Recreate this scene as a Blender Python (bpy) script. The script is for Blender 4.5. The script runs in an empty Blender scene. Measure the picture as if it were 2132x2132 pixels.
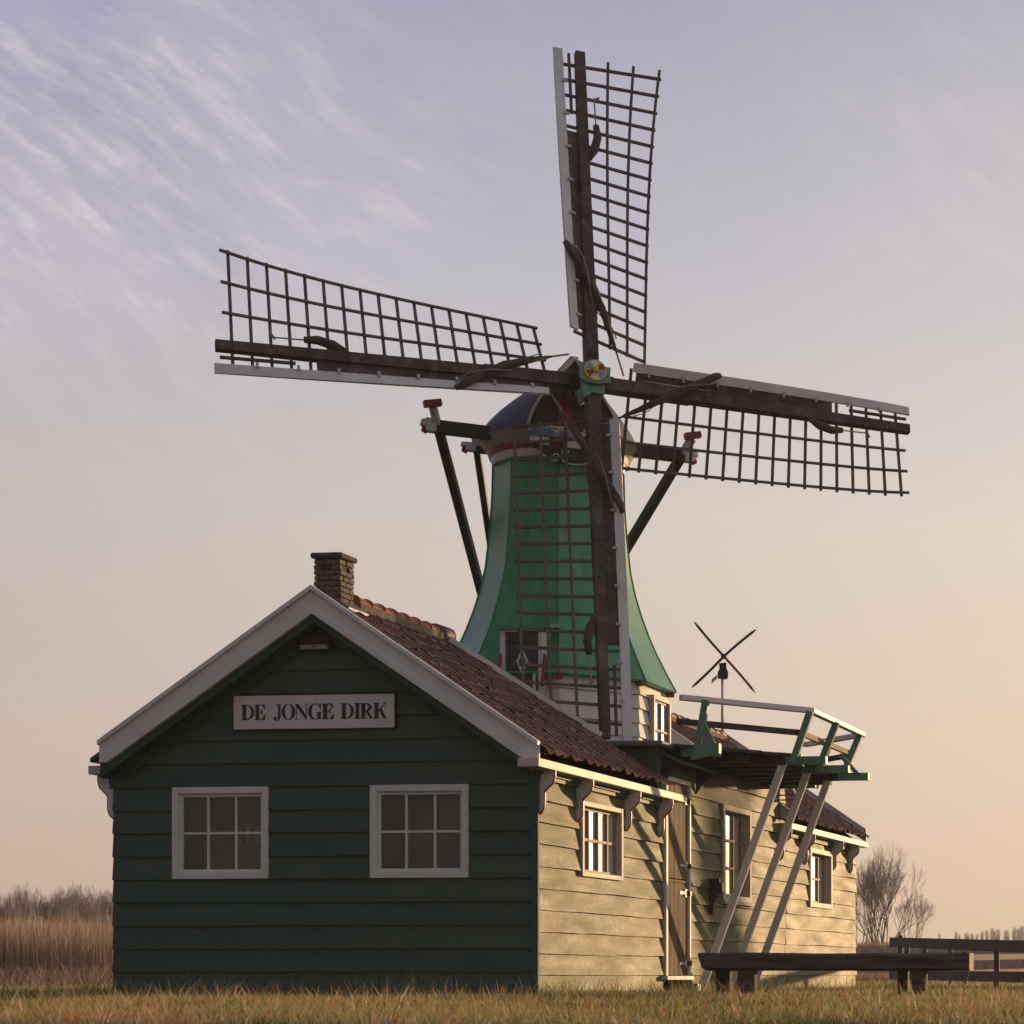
import bpy, math, random
import numpy as np
from mathutils import Vector, Matrix
random.seed(7); rng = np.random.default_rng(11)
sc = bpy.context.scene
R = math.radians
# ---------------------------------------------------------------- camera
F, CX, CY, H = 4300.0, 2406.0, 2028.0, 0.25     # focal length and principal point in photo pixels, eye height
cam = bpy.data.cameras.new('camera'); camo = bpy.data.objects.new('camera', cam)
sc.collection.objects.link(camo); sc.camera = camo
camo.location = (0, 0, H); camo.rotation_euler = (R(90), 0, 0)
cam.sensor_width = 36; cam.lens = 36*F/2132
cam.shift_x = -(CX-1066)/2132; cam.shift_y = (CY-1066)/2132
cam.clip_start = .1; cam.clip_end = 6000
cam.dof.use_dof = True; cam.dof.focus_distance = 22.5; cam.dof.aperture_fstop = 5.6
# ---------------------------------------------------------------- sky and sun
SUN_AZ, SUN_EL = R(29.0), R(5.5)                 # azimuth clockwise from +Y
sundir = Vector((math.sin(SUN_AZ)*math.cos(SUN_EL), math.cos(SUN_AZ)*math.cos(SUN_EL), math.sin(SUN_EL)))
world = bpy.data.worlds.new('World'); sc.world = world; world.use_nodes = True
nt = world.node_tree; nt.nodes.clear(); L = nt.links
def N(t, **k):
    n = nt.nodes.new(t)
    for a, b in k.items(): setattr(n, a, b)
    return n
def mathn(op, a, b=None, c=None, clamp=False):
    n = nt.nodes.new('ShaderNodeMath'); n.operation = op; n.use_clamp = clamp
    for i, x in enumerate((a, b, c)):
        if x is None: continue
        if isinstance(x, (int, float)): n.inputs[i].default_value = x
        else: nt.links.new(x, n.inputs[i])
    return n.outputs[0]
def mixc(f, a, b, blend='MIX'):
    n = nt.nodes.new('ShaderNodeMix'); n.data_type = 'RGBA'; n.blend_type = blend; n.clamp_factor = True
    for i, x in ((0, f), (6, a), (7, b)):
        if isinstance(x, (int, float)): n.inputs[i].default_value = x
        elif isinstance(x, tuple): n.inputs[i].default_value = (*x, 1)
        else: nt.links.new(x, n.inputs[i])
    return n.outputs[2]
def srgb(r, g, b): return tuple(((c/255)/12.92 if c/255 <= .04045 else ((c/255+.055)/1.055)**2.4) for c in (r, g, b))
def rampn(fac, stops, interp='LINEAR'):
    n = nt.nodes.new('ShaderNodeValToRGB'); n.color_ramp.interpolation = interp
    el = n.color_ramp.elements
    while len(el) < len(stops): el.new(.5)
    for e, (p, c) in zip(el, stops): e.position = p; e.color = (*c, 1)
    nt.links.new(fac, n.inputs[0]); return n.outputs[0]
tc = N('ShaderNodeTexCoord'); sep = N('ShaderNodeSeparateXYZ'); L.new(tc.outputs['Generated'], sep.inputs[0])
dx, dy, dz = sep.outputs
el = mathn('ARCSINE', dz)
e01 = mathn('DIVIDE', el, R(26.0), clamp=True)                 # 0 at the horizon, 1 at 26 degrees
az = mathn('ARCTAN2', dx, dy)                                  # azimuth from +Y
a01 = mathn('DIVIDE', mathn('ADD', az, R(31)), R(31), clamp=True)
left = rampn(e01, [(0, srgb(188,166,150)), (.22, srgb(194,178,168)), (.47, srgb(187,180,178)), (.68, srgb(166,166,187)), (1, srgb(137,140,175))])
right = rampn(e01, [(0, srgb(226,197,164)), (.12, srgb(225,200,172)), (.25, srgb(225,205,183)), (.47, srgb(224,210,195)), (.68, srgb(203,198,196)), (1, srgb(172,171,184))])
skyc = mixc(a01, left, right)
# cirrus: wisps drawn out from upper left to lower right, laid out in azimuth and elevation
ang = N('ShaderNodeCombineXYZ'); L.new(az, ang.inputs[0]); L.new(el, ang.inputs[1])
wn = N('ShaderNodeTexNoise'); wn.inputs['Scale'].default_value = 4.5; wn.inputs['Detail'].default_value = 2; L.new(ang.outputs[0], wn.inputs['Vector'])
wsub = N('ShaderNodeVectorMath', operation='SUBTRACT'); L.new(wn.outputs['Color'], wsub.inputs[0]); wsub.inputs[1].default_value = (.5, .5, .5)
wscl = N('ShaderNodeVectorMath', operation='SCALE'); L.new(wsub.outputs[0], wscl.inputs[0]); wscl.inputs['Scale'].default_value = .075
warp = N('ShaderNodeVectorMath', operation='ADD'); L.new(ang.outputs[0], warp.inputs[0]); L.new(wscl.outputs[0], warp.inputs[1])
def cirrus(rot, sx, sy, nscale, lo, hi, seed, det=7, rough=.6):
    rt = N('ShaderNodeVectorRotate', rotation_type='Z_AXIS'); rt.inputs['Angle'].default_value = R(rot); L.new(warp.outputs[0], rt.inputs[0])
    mp = N('ShaderNodeMapping'); mp.inputs['Scale'].default_value = (sx, sy, 1); mp.inputs['Location'].default_value = (seed, seed*.7, 0)
    L.new(rt.outputs[0], mp.inputs[0])
    nz = N('ShaderNodeTexNoise'); nz.inputs['Scale'].default_value = nscale; nz.inputs['Detail'].default_value = det; nz.inputs['Roughness'].default_value = rough
    L.new(mp.outputs[0], nz.inputs['Vector'])
    return mathn('DIVIDE', mathn('SUBTRACT', nz.outputs['Fac'], lo), hi-lo, clamp=True)
def blob(a0, e0, ra, re):
    a = mathn('DIVIDE', mathn('SUBTRACT', az, R(a0)), R(ra)); e = mathn('DIVIDE', mathn('SUBTRACT', el, R(e0)), R(re))
    r2 = mathn('ADD', mathn('MULTIPLY', a, a), mathn('MULTIPLY', e, e))
    return mathn('POWER', 2.718, mathn('MULTIPLY', r2, -1.0))
veil = cirrus(30, 1.0, 2.4, 6.0, .38, .66, 4.0, 5, .55)
wisp = cirrus(33, 2.6, 8.0, 9.0, .46, .72, 1.3, 10, .70)
fine = cirrus(24, 5.0, 13, 9.0, .40, .66, 7.7, 6, .6)
m1 = mathn('MINIMUM', mathn('ADD', blob(-27, 19, 7.5, 4.6), mathn('MULTIPLY', blob(-5, 20, 4, 5), .45)), 1.0)
soft = mathn('MULTIPLY', veil, mathn('MULTIPLY', m1, .62))
str_ = mathn('MULTIPLY', mathn('MULTIPLY', wisp, mathn('ADD', mathn('MULTIPLY', fine, .75), .35)), mathn('ADD', mathn('MULTIPLY', m1, 1.1), .08))
skyc = mixc(mathn('MINIMUM', mathn('ADD', soft, str_), .92), skyc, srgb(209,201,207))
low = cirrus(10, 1.0, 3.2, 4.0, .42, .72, 2.4, 4, .5)
skyc = mixc(mathn('MULTIPLY', low, mathn('MULTIPLY', mathn('SUBTRACT', 1.0, mathn('MULTIPLY', e01, .8)), .22)), skyc, srgb(218,196,182))
sky = N('ShaderNodeTexSky', sky_type='NISHITA'); sky.sun_disc = False
sky.sun_elevation = SUN_EL; sky.sun_rotation = SUN_AZ; sky.air_density = 1.4; sky.dust_density = 2.0
ns = N('ShaderNodeVectorMath', operation='SCALE'); L.new(sky.outputs[0], ns.inputs[0]); ns.inputs['Scale'].default_value = .10
skyc = mixc(.95, ns.outputs[0], skyc)
# the half of the sky away from the sunrise is dimmer and bluer
back = mathn('DIVIDE', mathn('ADD', mathn('ADD', mathn('MULTIPLY', dx, math.sin(SUN_AZ)), mathn('MULTIPLY', dy, math.cos(SUN_AZ))), .55), 1.0, clamp=True)
dim = mixc(back, (.50, .50, .52), (1, 1, 1))
skyc = mixc(1.0, skyc, dim, 'MULTIPLY')
bg = N('ShaderNodeBackground'); bg.inputs['Strength'].default_value = 1.0; L.new(skyc, bg.inputs[0])
wo = N('ShaderNodeOutputWorld'); L.new(bg.outputs[0], wo.inputs[0])
sl = bpy.data.lights.new('sun', 'SUN'); sl.energy = 3.15; sl.angle = R(.9); sl.color = (1.0, .64, .31)
so = bpy.data.objects.new('sun', sl); sc.collection.objects.link(so)
so.rotation_euler = sundir.to_track_quat('Z', 'Y').to_euler()
sc.view_settings.view_transform = 'Standard'; sc.view_settings.look = 'None'
sc.view_settings.exposure = 0.13; sc.view_settings.gamma = 1.0
sc.cycles.max_bounces = 6; sc.cycles.volume_bounces = 0; sc.cycles.transparent_max_bounces = 8

# ---------------------------------------------------------------- frames
Ux, Uy = .9942, -.1075                           # U runs along the cottage front, V along its side wall
Vx, Vy = .1075, .9942
OX, OY = -5.868, 19.545
ROT = math.atan2(Uy, Ux)
def W(u, v, z): return Vector((OX+u*Ux+v*Vx, OY+u*Uy+v*Vy, z))
def Vat(px, u=0.): r = (px-CX)/F; return (r*(OY+u*Uy)-OX-u*Ux)/(Vx-r*Vy)
def Uat(px, v=0.): r = (px-CX)/F; return (r*(OY+v*Vy)-OX-v*Vx)/(Ux-r*Uy)
def Zat(py, u, v): return H+(CY-py)*(OY+u*Uy+v*Vy)/F
def PW(px, py, Y): return Vector(((px-CX)/F*Y, Y, H+(CY-py)/F*Y))

# ---------------------------------------------------------------- object helpers
MATS = {}
col = sc.collection
def tag(o, label=None, cat=None, group=None, kind=None):
    if label: o['label'] = label
    if cat: o['category'] = cat
    if group: o['group'] = group
    if kind: o['kind'] = kind
    return o
ROOTM = {}
def empty(name, loc, rz=0, label=None, cat=None, group=None):
    o = bpy.data.objects.new(name, None); col.objects.link(o); o.empty_display_size = .2
    o.location = loc; o.rotation_euler = (0, 0, rz)
    ROOTM[o.name] = Matrix.Translation(loc) @ Matrix.Rotation(rz, 4, 'Z')
    return tag(o, label, cat, group)
class MB:
    def __init__(s): s.v = []; s.f = []; s.m = []; s.t = []; s.cur = 0; s.tint = 0.
    def quad(s, *p):
        b = len(s.v); s.v += [tuple(x) for x in p]; s.f.append(tuple(range(b, b+len(p)))); s.m.append(s.cur); s.t.append(s.tint)
    def hexa(s, c):                               # c: 8 corners, bottom 4 (ccw) then top 4
        b = len(s.v); s.v += [tuple(x) for x in c]
        for f in ((3,2,1,0),(4,5,6,7),(0,1,5,4),(1,2,6,5),(2,3,7,6),(3,0,4,7)):
            s.f.append(tuple(b+i for i in f)); s.m.append(s.cur); s.t.append(s.tint)
    def box(s, x0, x1, y0, y1, z0, z1, T=None):
        T = T or (lambda a, b, c: Vector((a, b, c)))
        s.hexa([T(x0,y0,z0),T(x1,y0,z0),T(x1,y1,z0),T(x0,y1,z0),T(x0,y0,z1),T(x1,y0,z1),T(x1,y1,z1),T(x0,y1,z1)])
    def beam(s, a, b, w, h, up=(0,0,1), w2=None, h2=None):
        a = Vector(a); b = Vector(b); d = (b-a).normalized(); up = Vector(up)
        x = d.cross(up)
        if x.length < 1e-4: x = d.cross(Vector((1,0,0)))
        x.normalize(); y = x.cross(d).normalized(); w2 = w if w2 is None else w2; h2 = h if h2 is None else h2
        s.hexa([a-x*w/2-y*h/2, a+x*w/2-y*h/2, a+x*w/2+y*h/2, a-x*w/2+y*h/2, b-x*w2/2-y*h2/2, b+x*w2/2-y*h2/2, b+x*w2/2+y*h2/2, b-x*w2/2+y*h2/2])
    def tube(s, pts, rad, n=8, cap=True):
        pts = [Vector(p) for p in pts]; rad = rad if isinstance(rad, (list, tuple)) else [rad]*len(pts)
        b = len(s.v); ref = None
        for i, p in enumerate(pts):
            d = (pts[min(i+1, len(pts)-1)]-pts[max(i-1, 0)]).normalized()
            if ref is None: ref = d.orthogonal().normalized()
            x = (ref-d*ref.dot(d)).normalized(); ref = x; y = d.cross(x)
            for k in range(n):
                a = 2*math.pi*k/n; s.v.append(tuple(p+(x*math.cos(a)+y*math.sin(a))*rad[i]))
        for i in range(len(pts)-1):
            for k in range(n):
                s.f.append((b+i*n+k, b+i*n+(k+1)%n, b+(i+1)*n+(k+1)%n, b+(i+1)*n+k)); s.m.append(s.cur); s.t.append(s.tint)
        if cap:
            s.f.append(tuple(b+k for k in reversed(range(n)))); s.f.append(tuple(b+(len(pts)-1)*n+k for k in range(n))); s.m += [s.cur]*2; s.t += [s.tint]*2
    def prism(s, poly, T0, T1):                   # poly of 2-D points, mapped to the two end faces
        n = len(poly); b = len(s.v)
        s.v += [tuple(T0(*p)) for p in poly]+[tuple(T1(*p)) for p in poly]
        s.f.append(tuple(range(b+n-1, b-1, -1))); s.f.append(tuple(range(b+n, b+2*n))); s.m += [s.cur]*2; s.t += [s.tint]*2
        for i in range(n): s.f.append((b+i, b+(i+1)%n, b+n+(i+1)%n, b+n+i)); s.m.append(s.cur); s.t.append(s.tint)
    def build(s, name, mats, parent=None, smooth=False, bevel=0, label=None, fixn=False):
        me = bpy.data.meshes.new(name)
        vs = s.v
        if parent is not None:
            r = parent
            while r.parent is not None: r = r.parent
            if r.name in ROOTM:
                mi = ROOTM[r.name].inverted(); vs = [tuple(mi @ Vector(p)) for p in s.v]
        me.from_pydata(vs, [], s.f)
        if not isinstance(mats, (list, tuple)): mats = [mats]
        for m in mats: me.materials.append(m)
        me.polygons.foreach_set('material_index', s.m)
        if any(s.t):
            at = me.attributes.new('tint', 'FLOAT', 'FACE'); at.data.foreach_set('value', s.t)
        if smooth: me.polygons.foreach_set('use_smooth', [True]*len(s.f))
        if fixn:
            import bmesh
            bm = bmesh.new(); bm.from_mesh(me); bmesh.ops.recalc_face_normals(bm, faces=bm.faces); bm.to_mesh(me); bm.free()
        me.update()
        o = bpy.data.objects.new(name, me); col.objects.link(o)
        if parent is not None: o.parent = parent
        if bevel:
            md = o.modifiers.new('bevel', 'BEVEL'); md.width = bevel; md.segments = 2; md.limit_method = 'ANGLE'; md.angle_limit = R(40)
        if label: o['label'] = label
        return o

# ---------------------------------------------------------------- materials
def mat(name, base, rough=.6, var=.25, vscale=3., bump=.15, bscale=40., stretch=(1,1,1), spec=.5, tint=None, dirt=None, coat=0, dirtscale=2.2, ior=1.45, dirtlo=.52, dirthi=.75, roughvar=.12, edge=None):
    if name in MATS: return MATS[name]
    global nt
    m = bpy.data.materials.new(name); m.use_nodes = True; old = nt; nt = m.node_tree
    bs = nt.nodes['Principled BSDF']
    t = nt.nodes.new('ShaderNodeTexCoord'); mp = nt.nodes.new('ShaderNodeMapping'); mp.inputs['Scale'].default_value = stretch
    nt.links.new(t.outputs['Object'], mp.inputs[0])
    n1 = nt.nodes.new('ShaderNodeTexNoise'); n1.inputs['Scale'].default_value = vscale; n1.inputs['Detail'].default_value = 6; nt.links.new(mp.outputs[0], n1.inputs['Vector'])
    lo = tuple(c*(1-var) for c in base); hi_ = tuple(min(c*(1+var), .95) for c in base)
    c = mixc(mathn('DIVIDE', mathn('SUBTRACT', n1.outputs['Fac'], .3), .4, clamp=True), lo, hi_)
    if tint:
        at = nt.nodes.new('ShaderNodeAttribute'); at.attribute_name = 'tint'
        c = mixc(at.outputs['Fac'], c, tint)
    if dirt:
        n3 = nt.nodes.new('ShaderNodeTexNoise'); n3.inputs['Scale'].default_value = dirtscale; n3.inputs['Detail'].default_value = 8; n3.inputs['Roughness'].default_value = .65
        nt.links.new(mp.outputs[0], n3.inputs['Vector'])
        c = mixc(mathn('DIVIDE', mathn('SUBTRACT', n3.outputs['Fac'], dirtlo), dirthi-dirtlo, clamp=True), c, dirt)
    if edge:                                     # paint worn pale along the lips of the boards
        sp = nt.nodes.new('ShaderNodeSeparateXYZ'); nt.links.new(t.outputs['Object'], sp.inputs[0])
        fr = mathn('FRACT', mathn('DIVIDE', mathn('SUBTRACT', sp.outputs[2], .03), .2085))
        lipd = mathn('MULTIPLY', mathn('SUBTRACT', .16, fr, clamp=True), 6.0, clamp=True); topd = mathn('MULTIPLY', mathn('SUBTRACT', fr, .86, clamp=True), 6.5, clamp=True)
        n5 = nt.nodes.new('ShaderNodeTexNoise'); n5.inputs['Scale'].default_value = 5; n5.inputs['Detail'].default_value = 9; n5.inputs['Roughness'].default_value = .7; nt.links.new(mp.outputs[0], n5.inputs['Vector'])
        pw = mathn('MULTIPLY', mathn('SUBTRACT', n5.outputs['Fac'], .33, clamp=True), 3.2, clamp=True)
        c = mixc(mathn('MULTIPLY', mathn('MULTIPLY', mathn('ADD', lipd, topd), pw), .75), c, edge)
        n6 = nt.nodes.new('ShaderNodeTexNoise'); n6.inputs['Scale'].default_value = 160; n6.inputs['Detail'].default_value = 2; nt.links.new(mp.outputs[0], n6.inputs['Vector'])
        c = mixc(mathn('MULTIPLY', mathn('SUBTRACT', n6.outputs['Fac'], .60, clamp=True), 2.2, clamp=True), c, edge)
    nt.links.new(c, bs.inputs['Base Color'])
    bs.inputs['Specular IOR Level'].default_value = spec; bs.inputs['IOR'].default_value = ior
    nt.links.new(mathn('ADD', rough-roughvar/2, mathn('MULTIPLY', n1.outputs['Fac'], roughvar)), bs.inputs['Roughness'])
    if coat: bs.inputs['Coat Weight'].default_value = coat; bs.inputs['Coat Roughness'].default_value = .3
    if bump:
        n2 = nt.nodes.new('ShaderNodeTexNoise'); n2.inputs['Scale'].default_value = bscale; n2.inputs['Detail'].default_value = 4; nt.links.new(mp.outputs[0], n2.inputs['Vector'])
        b = nt.nodes.new('ShaderNodeBump'); b.inputs['Strength'].default_value = bump; b.inputs['Distance'].default_value = .01
        nt.links.new(n2.outputs['Fac'], b.inputs['Height']); nt.links.new(b.outputs[0], bs.inputs['Normal'])
    nt = old; MATS[name] = m; return m
M = dict(
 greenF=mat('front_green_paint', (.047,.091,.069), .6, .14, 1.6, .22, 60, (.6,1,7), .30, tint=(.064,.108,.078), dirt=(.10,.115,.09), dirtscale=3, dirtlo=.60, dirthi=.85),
 greenS=mat('side_green_glare', (.056,.090,.036), .54, .32, 2.2, .45, 38, (1,.7,3.5), .26, tint=(.095,.110,.045), dirt=(.200,.148,.055), dirtscale=1.6, dirtlo=.46, dirthi=.72, edge=(.36,.28,.14), roughvar=.30),  # golden sun glare is mixed into the base and dirt colours
 lap_shadow=mat('painted_lap_shadow', (.012,.014,.012), .9, .1, 3, 0, spec=.1),  # shadow line under each board lip, painted as dark strips
 greenD=mat('dark_green_boards', (.055,.085,.06), .6, .2, 2, .1),
 white=mat('white_paint', (.70,.67,.64), .5, .07, 4, .08, 50),
 whiteO=mat('weathered_white_paint', (.66,.65,.66), .55, .12, 3, .2, 50, dirt=(.34,.31,.29), dirtscale=7, dirtlo=.62, dirthi=.8),
 cream=mat('fascia_paint', (.56,.50,.42), .5, .10, 5, .25, 80, spec=.5),
 tower=mat('tower_green_paint', (.040,.29,.115), .42, .18, 2.2, .28, 25, (3,3,.35), .45, coat=.35, dirt=(.09,.36,.18), dirtscale=3.5, dirtlo=.50, dirthi=.75),
 rail=mat('rail_green_paint', (.11,.26,.17), .5, .12, 4, .08),
 hubg=mat('hub_green_paint', (.16,.32,.24), .55, .25, 8, .2, dirt=(.08,.12,.08), dirtscale=9),
 wood=mat('tarred_wood', (.088,.068,.064), .75, .4, 4, .6, 30, (1,1,1), .25, dirt=(.20,.165,.15), dirtscale=6),
 lath=mat('sail_lath', (.125,.085,.080), .7, .25, 6, .2, 60),
 black=mat('black_tar_paint', (.042,.038,.037), .55, .2, 4, .15, 40, spec=.35),
 red=mat('red_paint', (.32,.035,.04), .5, .15, 6, .1),
 blue=mat('cap_slate_blue', (.075,.080,.125), .55, .22, 2.5, .3, 20, (1,1,.4), .3, dirt=(.14,.14,.19), dirtscale=4),
 skyblue=mat('cloud_painted_blue', (.10,.20,.36), .6, .15, 8, .1, dirt=(.62,.60,.56), dirtscale=11, dirtlo=.50, dirthi=.56),
 yellow=mat('yellow_paint', (.75,.50,.04), .5, .08, 6, .05),
 discblue=mat('light_blue_paint', (.16,.36,.62), .5, .08, 6, .05),
 tile=mat('clay_pantile', (.235,.100,.066), .55, .35, 4, .35, 40, spec=.35, tint=(.105,.072,.068), dirt=(.24,.20,.11), dirtscale=6, dirtlo=.58, dirthi=.78),
 ridge=mat('glazed_ridge_tile', (.40,.115,.05), .30, .25, 5, .15, 30, spec=.6, dirt=(.24,.2,.11), dirtscale=8),
 mortar=mat('lime_mortar', (.24,.18,.10), .9, .25, 14, .6, 60),
 lead=mat('lead_grey', (.13,.13,.145), .42, .25, 4, .2, 30, spec=.6),
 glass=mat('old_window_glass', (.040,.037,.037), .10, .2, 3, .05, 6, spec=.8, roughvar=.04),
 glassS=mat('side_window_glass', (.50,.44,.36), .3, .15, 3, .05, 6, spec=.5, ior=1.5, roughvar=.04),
 door=mat('weathered_door_paint', (.20,.130,.080), .7, .3, 3, .3, 50, (1,1,.25), .15, dirt=(.07,.05,.038), dirtscale=7, dirtlo=.45, dirthi=.65),
 iron=mat('black_iron', (.03,.03,.03), .5, .2, 8, .1),
 rope=mat('hemp_rope', (.30,.26,.22), .9, .2, 10, .3),
 cloth=mat('rolled_sailcloth', (.075,.058,.055), .85, .3, 9, .6, 25),
 oak=mat('weathered_bench_timber', (.115,.085,.072), .75, .6, 3.0, 1.0, 22, (.5,4,7), .3, dirt=(.045,.034,.030), dirtscale=2.4),
 oak_sunlit=mat('sunlit_sawn_timber', (.33,.21,.08), .75, .3, 6, .5, 40),  # sawn bench end; on the gallery rail it paints the sun's gold
 fence=mat('tarred_fence_rail', (.075,.058,.048), .7, .3, 3, .3, 30, (.4,2,2)),
 bark=mat('bare_branches', (.12,.09,.075), .85, .2, 3, 0),
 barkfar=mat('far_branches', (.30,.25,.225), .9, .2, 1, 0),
 board=mat('sign_board_paint', (.66,.62,.60), .55, .05, 4, .05),
 ink=mat('black_lettering', (.025,.022,.024), .5, .1, 5, 0),
 frame=mat('sign_dark_edge', (.02,.018,.016), .6, .1, 5, 0),
 steel=mat('galvanised_steel', (.45,.45,.46), .4, .1, 8, .05),
 curtain=mat('pale_blind', (.70,.62,.52), .8, .06, 3, .1),
)
def brickmat():
    m = bpy.data.materials.new('old_chimney_brick'); m.use_nodes = True
    global nt; old = nt; nt = m.node_tree; bs = nt.nodes['Principled BSDF']
    at = nt.nodes.new('ShaderNodeAttribute'); at.attribute_name = 'tint'
    t = nt.nodes.new('ShaderNodeTexCoord'); n = nt.nodes.new('ShaderNodeTexNoise'); n.inputs['Scale'].default_value = 9; n.inputs['Detail'].default_value = 8; nt.links.new(t.outputs['Object'], n.inputs['Vector'])
    c = mixc(at.outputs['Fac'], (.20,.12,.075), (.10,.075,.05))
    c = mixc(mathn('DIVIDE', mathn('SUBTRACT', n.outputs['Fac'], .48), .16, clamp=True), c, (.13,.125,.05))
    nt.links.new(c, bs.inputs['Base Color']); bs.inputs['Roughness'].default_value = .75
    n2 = nt.nodes.new('ShaderNodeTexNoise'); n2.inputs['Scale'].default_value = 60; nt.links.new(t.outputs['Object'], n2.inputs['Vector'])
    b = nt.nodes.new('ShaderNodeBump'); b.inputs['Strength'].default_value = .8; b.inputs['Distance'].default_value = .01; nt.links.new(n2.outputs['Fac'], b.inputs['Height']); nt.links.new(b.outputs[0], bs.inputs['Normal'])
    nt = old; return m
M['brick'] = brickmat()
M['barshade'] = mat('shaded_bar_paint', (.26,.20,.165), .6, .25, 9, .2)  # white bars coloured brown, the shade on their sides put into the paint
M['whiteS'] = mat('sunlit_frame_paint', (.52,.47,.42), .55, .15, 8, .2, 60, dirt=(.30,.25,.20), dirtscale=9, dirtlo=.55, dirthi=.72)
def plantmat(name, stops, transl=.45):
    m = bpy.data.materials.new(name); m.use_nodes = True
    global nt; old = nt; nt = m.node_tree; nt.nodes.clear()
    at = nt.nodes.new('ShaderNodeAttribute'); at.attribute_name = 'tint'
    c = rampn(at.outputs['Fac'], stops)
    d = nt.nodes.new('ShaderNodeBsdfPrincipled'); d.inputs['Roughness'].default_value = .45; d.inputs['Specular IOR Level'].default_value = .4
    tr = nt.nodes.new('ShaderNodeBsdfTranslucent'); mx = nt.nodes.new('ShaderNodeMixShader'); mx.inputs[0].default_value = transl
    nt.links.new(c, d.inputs['Base Color']); nt.links.new(c, tr.inputs[0]); nt.links.new(d.outputs[0], mx.inputs[1]); nt.links.new(tr.outputs[0], mx.inputs[2])
    o = nt.nodes.new('ShaderNodeOutputMaterial'); nt.links.new(mx.outputs[0], o.inputs[0]); nt = old; return m
M['grass'] = plantmat('meadow_grass', [(0,(.06,.09,.02)),(.22,(.22,.23,.06)),(.45,(.44,.38,.15)),(.72,(.62,.48,.27)),(.90,(.45,.16,.05)),(1,(.85,.78,.62))], .55)
M['reed'] = plantmat('dry_reed', [(0,(.24,.15,.105)),(.5,(.43,.29,.195)),(1,(.60,.45,.32))], .5)

# ---------------------------------------------------------------- ground
def glassmat():
    m = bpy.data.materials.new('clear_window_glass'); m.use_nodes = True
    global nt; old = nt; nt = m.node_tree; nt.nodes.clear()
    t = nt.nodes.new('ShaderNodeTexCoord'); n = nt.nodes.new('ShaderNodeTexNoise'); n.inputs['Scale'].default_value = 5; nt.links.new(t.outputs['Object'], n.inputs['Vector'])
    b = nt.nodes.new('ShaderNodeBump'); b.inputs['Strength'].default_value = .15; b.inputs['Distance'].default_value = .02; nt.links.new(n.outputs['Fac'], b.inputs['Height'])
    tr = nt.nodes.new('ShaderNodeBsdfTransparent'); tr.inputs[0].default_value = (.80, .78, .78, 1)
    g = nt.nodes.new('ShaderNodeBsdfGlossy'); g.inputs['Roughness'].default_value = .08; nt.links.new(b.outputs[0], g.inputs['Normal'])
    d = nt.nodes.new('ShaderNodeBsdfDiffuse'); d.inputs[0].default_value = (.30, .28, .28, 1)          # dusty film
    fz = nt.nodes.new('ShaderNodeFresnel'); fz.inputs[0].default_value = 1.5; nt.links.new(b.outputs[0], fz.inputs[1])
    m1 = nt.nodes.new('ShaderNodeMixShader'); n2 = nt.nodes.new('ShaderNodeTexNoise'); n2.inputs['Scale'].default_value = 2.3; n2.inputs['Detail'].default_value = 5; nt.links.new(t.outputs['Object'], n2.inputs['Vector'])
    nt.links.new(mathn('MULTIPLY', n2.outputs['Fac'], .30), m1.inputs[0]); nt.links.new(tr.outputs[0], m1.inputs[1]); nt.links.new(d.outputs[0], m1.inputs[2])
    m2 = nt.nodes.new('ShaderNodeMixShader'); nt.links.new(mathn('MULTIPLY', fz.outputs[0], 1.6, clamp=True), m2.inputs[0]); nt.links.new(m1.outputs[0], m2.inputs[1]); nt.links.new(g.outputs[0], m2.inputs[2])
    o = nt.nodes.new('ShaderNodeOutputMaterial'); nt.links.new(m2.outputs[0], o.inputs[0]); nt = old; return m
M['clear'] = glassmat()
def ground():
    m = bpy.data.materials.new('meadow_soil'); m.use_nodes = True
    global nt; old = nt; nt = m.node_tree; bs = nt.nodes['Principled BSDF']; bs.inputs['Roughness'].default_value = .95
    t = nt.nodes.new('ShaderNodeTexCoord'); n = nt.nodes.new('ShaderNodeTexNoise'); n.inputs['Scale'].default_value = 1.2; n.inputs['Detail'].default_value = 10; nt.links.new(t.outputs['Object'], n.inputs['Vector'])
    nt.links.new(rampn(n.outputs['Fac'], [(.35,(.05,.05,.02)),(.5,(.11,.09,.04)),(.65,(.19,.14,.07))]), bs.inputs['Base Color'])
    n2 = nt.nodes.new('ShaderNodeTexNoise'); n2.inputs['Scale'].default_value = 30; nt.links.new(t.outputs['Object'], n2.inputs['Vector'])
    b = nt.nodes.new('ShaderNodeBump'); b.inputs['Distance'].default_value = .03; nt.links.new(n2.outputs['Fac'], b.inputs['Height']); nt.links.new(b.outputs[0], bs.inputs['Normal'])
    nt = old
    g = MB(); S = 1500
    g.quad((-S,-60,0),(S,-60,0),(S,S,0),(-S,S,0))
    tag(g.build('ground', m), kind='structure')
ground()
def dike():
    g = MB(); n = 90
    for k in range(n):
        x0 = -70+k*1.6; x1 = x0+1.6
        def prof(x):
            t = 1.50+.05*math.sin(x*.31)+.03*math.sin(x*.83+1)+.02*math.sin(x*2.3)
            return [(84,0),(89,t*.62),(93,t),(97,t),(106,0)]
        p0, p1 = prof(x0), prof(x1)
        for i in range(4):
            g.quad((x0,p0[i][0],p0[i][1]),(x1,p1[i][0],p1[i][1]),(x1,p1[i+1][0],p1[i+1][1]),(x0,p0[i+1][0],p0[i+1][1]))
    tag(g.build('dike', mat('dike_turf', (.20,.155,.115), .95, .35, .6, .6, 8)), kind='structure')
dike()

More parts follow.
